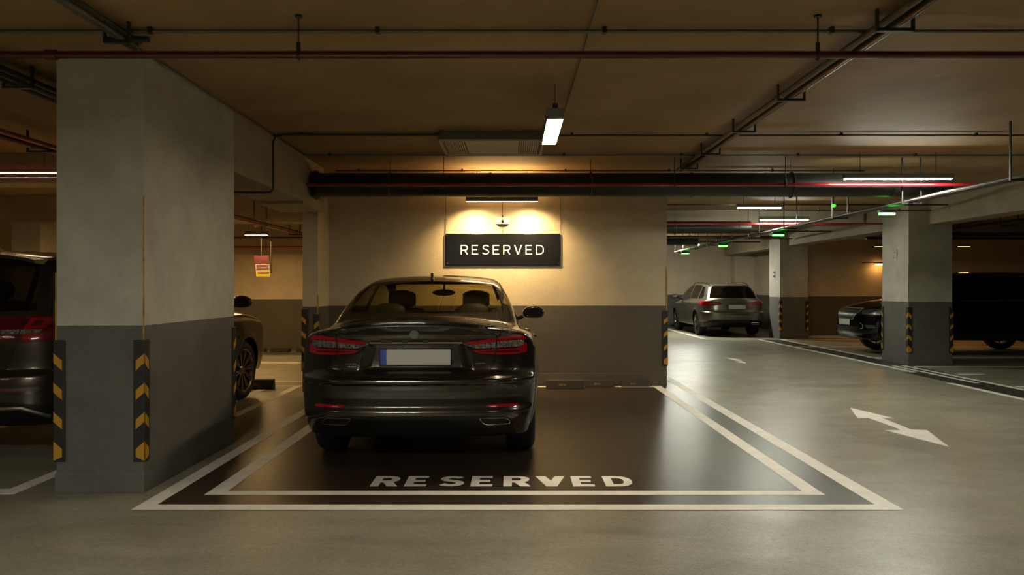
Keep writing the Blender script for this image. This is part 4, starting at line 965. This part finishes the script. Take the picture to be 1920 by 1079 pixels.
# ------------------------------------------------------------------ notices hanging left back
t = thing('hanging_notice', 'small maroon and yellow notice boards hanging over the left background floor', 'notice', (-4.80, 14.9, 1.62))
MB().box(-.17, .11, 0, .012, .18, .345).build('maroon_board', pm('maroon_board', (.045, .005, .010), .5), t)
MB().box(-.14, .13, -.004, .008, .06, .179).build('white_board', pm('white_board', (.24, .21, .17), .5), t)
MB().box(-.13, .14, -.002, .01, -.06, .059).build('yellow_board', pm('yellow_board', (.36, .29, .02), .5), t)
b = MB()
for z in (.16, .135, .11, .085): b.box(-.12, .11, -.0065, -.0042, z-.006, z+.006)
for z in (.03, .005): b.box(-.10, .12, -.0045, -.0022, z-.006, z+.006)
b.build('board_print', M_DRED, t)
MB().tube([(-.03, .006, .34), (-.03, .006, H-1.62)], .008, 6).tube([(.155, .006, -.0), (.155, .006, .62)], .012, 6).build('hanger_rod', M_DGALV, t)

# ------------------------------------------------------------------ ceiling cassette
t = thing('ceiling_vent', 'square ceiling air cassette with slotted grilles left of the pendant lamp', 'air cassette', (-.20, 8.03, 2.80))
hx, hy = .525, .41
MB().box(-hx, hx, -hy, hy, .012, .0995).build('casing', pm('cassette_side', (.10, .09, .07), .5), t, bevel=.008)
MB().box(-hx+.26, hx-.26, -hy+.06, hy-.06, -.002, .012).build('centre_panel', M_ACW, t, bevel=.004)
for s in (-1, 1):
    b = MB()
    for k in range(9):
        x = s*(.275+.022*k+.01); b.box(x-.006, x+.006, -hy+.05, hy-.05, -.004, .0118)
    b.build('grille_slats', M_ACW, t)
b = MB().box(-hx, hx, -hy, -hy+.035, -.006, .0118).box(-hx, hx, hy-.035, hy, -.006, .0118).box(-hx, -hx+.03, -hy+.0352, hy-.0352, -.006, .0118).box(hx-.03, hx, -hy+.0352, hy-.0352, -.006, .0118)
b.build('frame', M_ACW, t)

# ------------------------------------------------------------------ pipes and conduits
def pipe(pts, r, mat, label, name='pipe', cat='pipe', group=None, n=12): return set_tags(MB().tube(pts, r, n).build(name, mat, smooth=True), label, cat, group)
def hung_pipe(pts, r, mat, label, hang, couplings=(), cat='pipe', name='pipe'):
    t = thing(name, label, cat, pts[0]); o0 = Vector(pts[0])
    loc = [tuple(Vector(p)-o0) for p in pts]
    MB().tube(loc, r, 16).build('pipe_run', mat, t, smooth=True)
    for (x, y, z) in hang:
        b = MB(); q = Vector((x, y, z))-o0
        b.tube([(q.x+(r+.006)*math.cos(2*PI*k/20), q.y, q.z+(r+.006)*math.sin(2*PI*k/20)) for k in range(20)] if abs(pts[-1][1]-pts[0][1]) > abs(pts[-1][0]-pts[0][0]) else [(q.x, q.y+(r+.006)*math.cos(2*PI*k/20), q.z+(r+.006)*math.sin(2*PI*k/20)) for k in range(20)], .006, 6, closed=True)
        b.tube([(q.x, q.y, q.z+r+.004), (q.x, q.y, H-o0.z)], .005, 6)
        b.tube([(q.x, q.y, q.z+r+.004), (q.x, q.y, q.z+r+.05)], .013, 8).tube([(q.x, q.y, H-o0.z-.012), (q.x, q.y, H-o0.z)], .022, 8)
        b.build('pipe_hanger', M_DGALV, t, smooth=True)
    for (x, y, z, ax) in couplings:
        q = Vector((x, y, z))-o0; d = Vector((.03, 0, 0)) if ax == 0 else Vector((0, .03, 0))
        MB().tube([q-d, q+d], r+.008, 16).build('coupling', mat, t, smooth=True)
    return t
hung_pipe([(-6.5, 4.4, 2.675), (7.1, 4.4, 2.675)], .0215, M_DRED, 'dark red sprinkler pipe crossing the whole ceiling in the foreground', [(-1.215, 4.4, 2.675), (1.74, 4.4, 2.675), (4.7, 4.4, 2.675)], [(-2.62, 4.4, 2.675, 0)])
hung_pipe([(-2.41, 9.05, 2.555), (5.42, 9.05, 2.555)], .02, M_RED, 'red pipe running below the big duct, lit bright under the aisle lamp', [(-.8, 9.05, 2.555), (1.9, 9.05, 2.555), (3.2, 9.05, 2.555)])
def conduit(y, x0, x1, label, r=.009, z=None, mat=M_GALV, clips=True):
    z = z if z is not None else H-r-.014
    t = thing('conduit', label, 'conduit', (x0, y, z)); MB().tube([(0, 0, 0), (x1-x0, 0, 0)], r, 10).build('tube', mat, t, smooth=True)
    if clips:
        x = .3
        while x < x1-x0: MB().box(x-.012, x+.012, -r-.008, r+.008, -r-.002, min(H-z-.002, r+.012)).build('saddle_clip', M_DGALV, t); x += 1.35
    return t
conduit(4.6, -6.5, 7.1, 'galvanised conduit across the ceiling just above the dark red pipe', r=.011)
conduit(7.75, -2.4, 7.1, 'thin conduit crossing the ceiling at the front edge of the air cassette', r=.008, mat=M_DGALV)
conduit(8.92, -2.4, 7.1, 'thin conduit crossing the ceiling behind the air cassette', r=.009)
conduit(10.1, -2.3, 4.6, 'conduit crossing the ceiling above the big duct', r=.010)
conduit(12.6, 2.2, 7.1, 'conduit crossing the aisle ceiling before the second lamp', r=.012, z=2.70, mat=M_DGALV)
conduit(13.1, 2.2, 7.1, 'conduit crossing the aisle ceiling at the second lamp', r=.014, z=2.66)
conduit(17.2, 2.2, 7.1, 'dark conduit crossing the aisle ceiling beyond the cross beam', r=.014, z=2.60, mat=M_DGALV)
conduit(19.6, 2.2, 7.1, 'pale conduit crossing the aisle ceiling before the estate car', r=.014, z=2.59)
conduit(9.9, -14, -3.0, 'conduit crossing the ceiling over the SUV bay', r=.012, z=2.70, mat=M_DGALV)
pipe([(-14, 8.2, 2.50), (-3.0, 8.2, 2.50)], .016, M_RED, 'thin red pipe below the warm lamp over the brown SUV')
pipe([(.458, 2.2, 2.885), (.466, 9.0, 2.885)], .006, M_GALV, 'thin conduit running straight back across the ceiling beside the pendant lamp', name='conduit', cat='conduit')
# left conduit along the beam with drop
pipe([(-2.36, 4.6, 2.885), (-2.40, 5.0, 2.885), (-2.40, 9.0, 2.885)], .007, M_GALV, 'thin conduit following the top corner of the left beam', name='conduit', cat='conduit')
pipe([(-.6, 7.72, 2.878), (-2.28, 7.72, 2.878), (-2.36, 7.72, 2.86), (-2.385, 7.72, 2.80), (-2.385, 7.72, 2.42), (-2.385, 7.72, 2.33), (-2.42, 7.72, 2.30), (-2.98, 7.72, 2.30)], .011, M_DGALV, 'grey conduit dropping down the face of the left beam and under it', name='conduit', cat='conduit')
# trays running in depth
def tray(x, z, y0, y1, label, offs, mats, hangers, bar=.10):
    t = thing('cable_tray', label, 'cable tray', (x, y0, z)); Lh = y1-y0
    for (dx, dz, r), m in zip(offs, mats): MB().tube([(dx, 0, dz), (dx, Lh, dz)], r, 12).build('conduit_run', m, t, smooth=True)
    for y in hangers:
        b = MB().box(-bar, bar, y-y0-.018, y-y0+.018, -.062, -.045)
        for s in (-1, 1): b.box(s*bar-.006, s*bar+.006, y-y0-.012, y-y0+.012, -.06, min(H-z, .7)-0.001)
        b.build('tray_hanger', M_DGALV, t)
    return t
tray(2.13, 2.835, 1.6, 9.7, 'pair of pipes running back diagonally across the ceiling right of the lamp', [(-.045, 0, .022), (.035, 0, .026), (0, -.03, .008)], [M_GALV, M_DGALV, pm('copper_cable', (.30, .13, .04), .35, metal=.7)], (2.6, 4.3, 5.9, 7.1, 8.3, 9.3))
tt = tray(-2.30, 2.835, 1.6, 4.72, 'thick conduit coming forward overhead above the big left column', [(-.02, 0, .024), (.035, .01, .012)], [M_GALV, M_DGALV], (2.5, 4.5), bar=.07)
MB().tube([(-.02, 3.0, 0), (-.02, 3.14, 0)], .034, 14).tube([(-.12, 3.02, 0), (.13, 3.02, 0)], .018, 12).build('pipe_tee', M_DGALV, tt, smooth=True)
tray(4.75, 2.405, 6.8, 22.6, 'long cable tray over the aisle carrying the green lamps', [(-.07, -.03, .010), (.0, -.02, .026), (.07, -.02, .022), (-.035, -.035, .007)], [M_CLIP, M_DGALV, M_CLIP, M_DRED], (7.2, 9.2, 11.2, 13.2, 15.2, 17.1, 18.4, 20.2, 22.0), bar=.11)
tray(-3.45, 2.80, 2.0, 8.8, 'dark cable tray on the ceiling left of the big column', [(-.07, 0, .035), (.02, 0, .035), (.08, 0, .02)], [M_DGALV, M_DGALV, M_DGALV], (3.2, 5.4, 7.4))
tray(-4.6, 2.74, 2.0, 8.8, 'red pipes running back over the brown SUV', [(-.10, 0, .03), (.06, 0, .024)], [M_DRED, M_RED], (3.4, 5.6, 7.6), bar=.16)
tray(-4.1, 2.40, 9.6, 16.4, 'red pipes running back along the left background ceiling', [(-.06, 0, .024), (.06, 0, .02)], [M_RED, M_DRED], (10.6, 12.6, 14.6))
tray(3.3, 2.70, 16.05, 21.5, 'narrow cable tray along the left side of the far aisle', [(-.05, 0, .018), (.04, 0, .022)], [M_DGALV, M_GALV], (17.6, 20.6))
tray(9.9, 2.64, 12.0, 17.8, 'dark pipes over the bays behind the near right column', [(-.12, 0, .04), (.0, 0, .03), (.12, 0, .04)], [M_DGALV, M_DRED, M_DGALV], (12.8, 15.4, 17.4), bar=.18)
pipe([(2.2, 14.35, 2.53), (6.9, 14.35, 2.53)], .02, M_RED, 'red pipe under the aisle lamp before the far column')
pipe([(2.2, 21.5, 2.62), (6.9, 21.5, 2.62)], .022, M_DRED, 'dark red pipe over the silver estate car')
pipe([(2.2, 17.9, 2.52), (6.2, 17.9, 2.52)], .03, M_DRED, 'short dark red pipe across the far aisle')
pipe([(-8, 15.9, 2.18), (-2.75, 15.9, 2.18)], .022, M_RED, 'red pipe along the left background wall')
pipe([(-8, 15.2, 2.33), (-2.75, 15.2, 2.33)], .018, M_DRED, 'upper dark red pipe before the left background wall')
pipe([(7.7, 16.8, 2.42), (16.9, 16.8, 2.42)], .03, M_DGALV, 'dark pipe crossing above the black SUV roof')
pipe([(7.7, 15.0, 2.38), (16.9, 15.0, 2.38)], .035, M_DRED, 'dark red pipe crossing above the near side of the black SUV')
# ducts
def duct(x0, x1, y, z, r, label, bands=True, flange=True):
    t = thing('air_duct', label, 'duct', (x0, y, z)); MB().tube([(0, 0, 0), (x1-x0, 0, 0)], r, 32).build('duct_skin', M_DGALV, t, smooth=True)
    if flange: MB().tube([(0.0, 0, 0), (.04, 0, 0)], r+.03, 32).build('end_flange', M_BLACK, t, smooth=True)
    x = .9; k = 0
    while x < x1-x0-.1 and bands:
        MB().tube([(x, 0, 0), (x+.035, 0, 0)], r+.007, 32).build('duct_band', M_DGALV, t, smooth=True)
        if k % 2 == 0:
            b = MB().tube([(x+.018, (r+.012)*math.cos(2*PI*q/28), (r+.012)*math.sin(2*PI*q/28)) for q in range(28)], .006, 6, closed=True)
            b.tube([(x+.018, 0, r+.01), (x+.018, 0, H-z)], .005, 6); b.build('duct_hanger', M_GALV, t, smooth=True)
        x += 1.22; k += 1
duct(-2.40, 5.30, 9.42, 2.60, .145, 'big dark round duct across the ceiling above the sign')
duct(2.2, 4.55, 14.8, 2.50, .12, 'smaller dark duct across the far aisle ceiling', flange=False)
duct(2.2, 4.55, 19.0, 2.50, .12, 'farthest dark duct across the aisle ceiling', flange=False)
set_tags(MB().box(-2.3, 5.2, 9.70, 9.90, 2.58, 2.66).build('cable_trunking', M_DGALV, bevel=.006), 'flat dark trunking running behind the big duct', 'trunking')
print('SCRIPT OK')
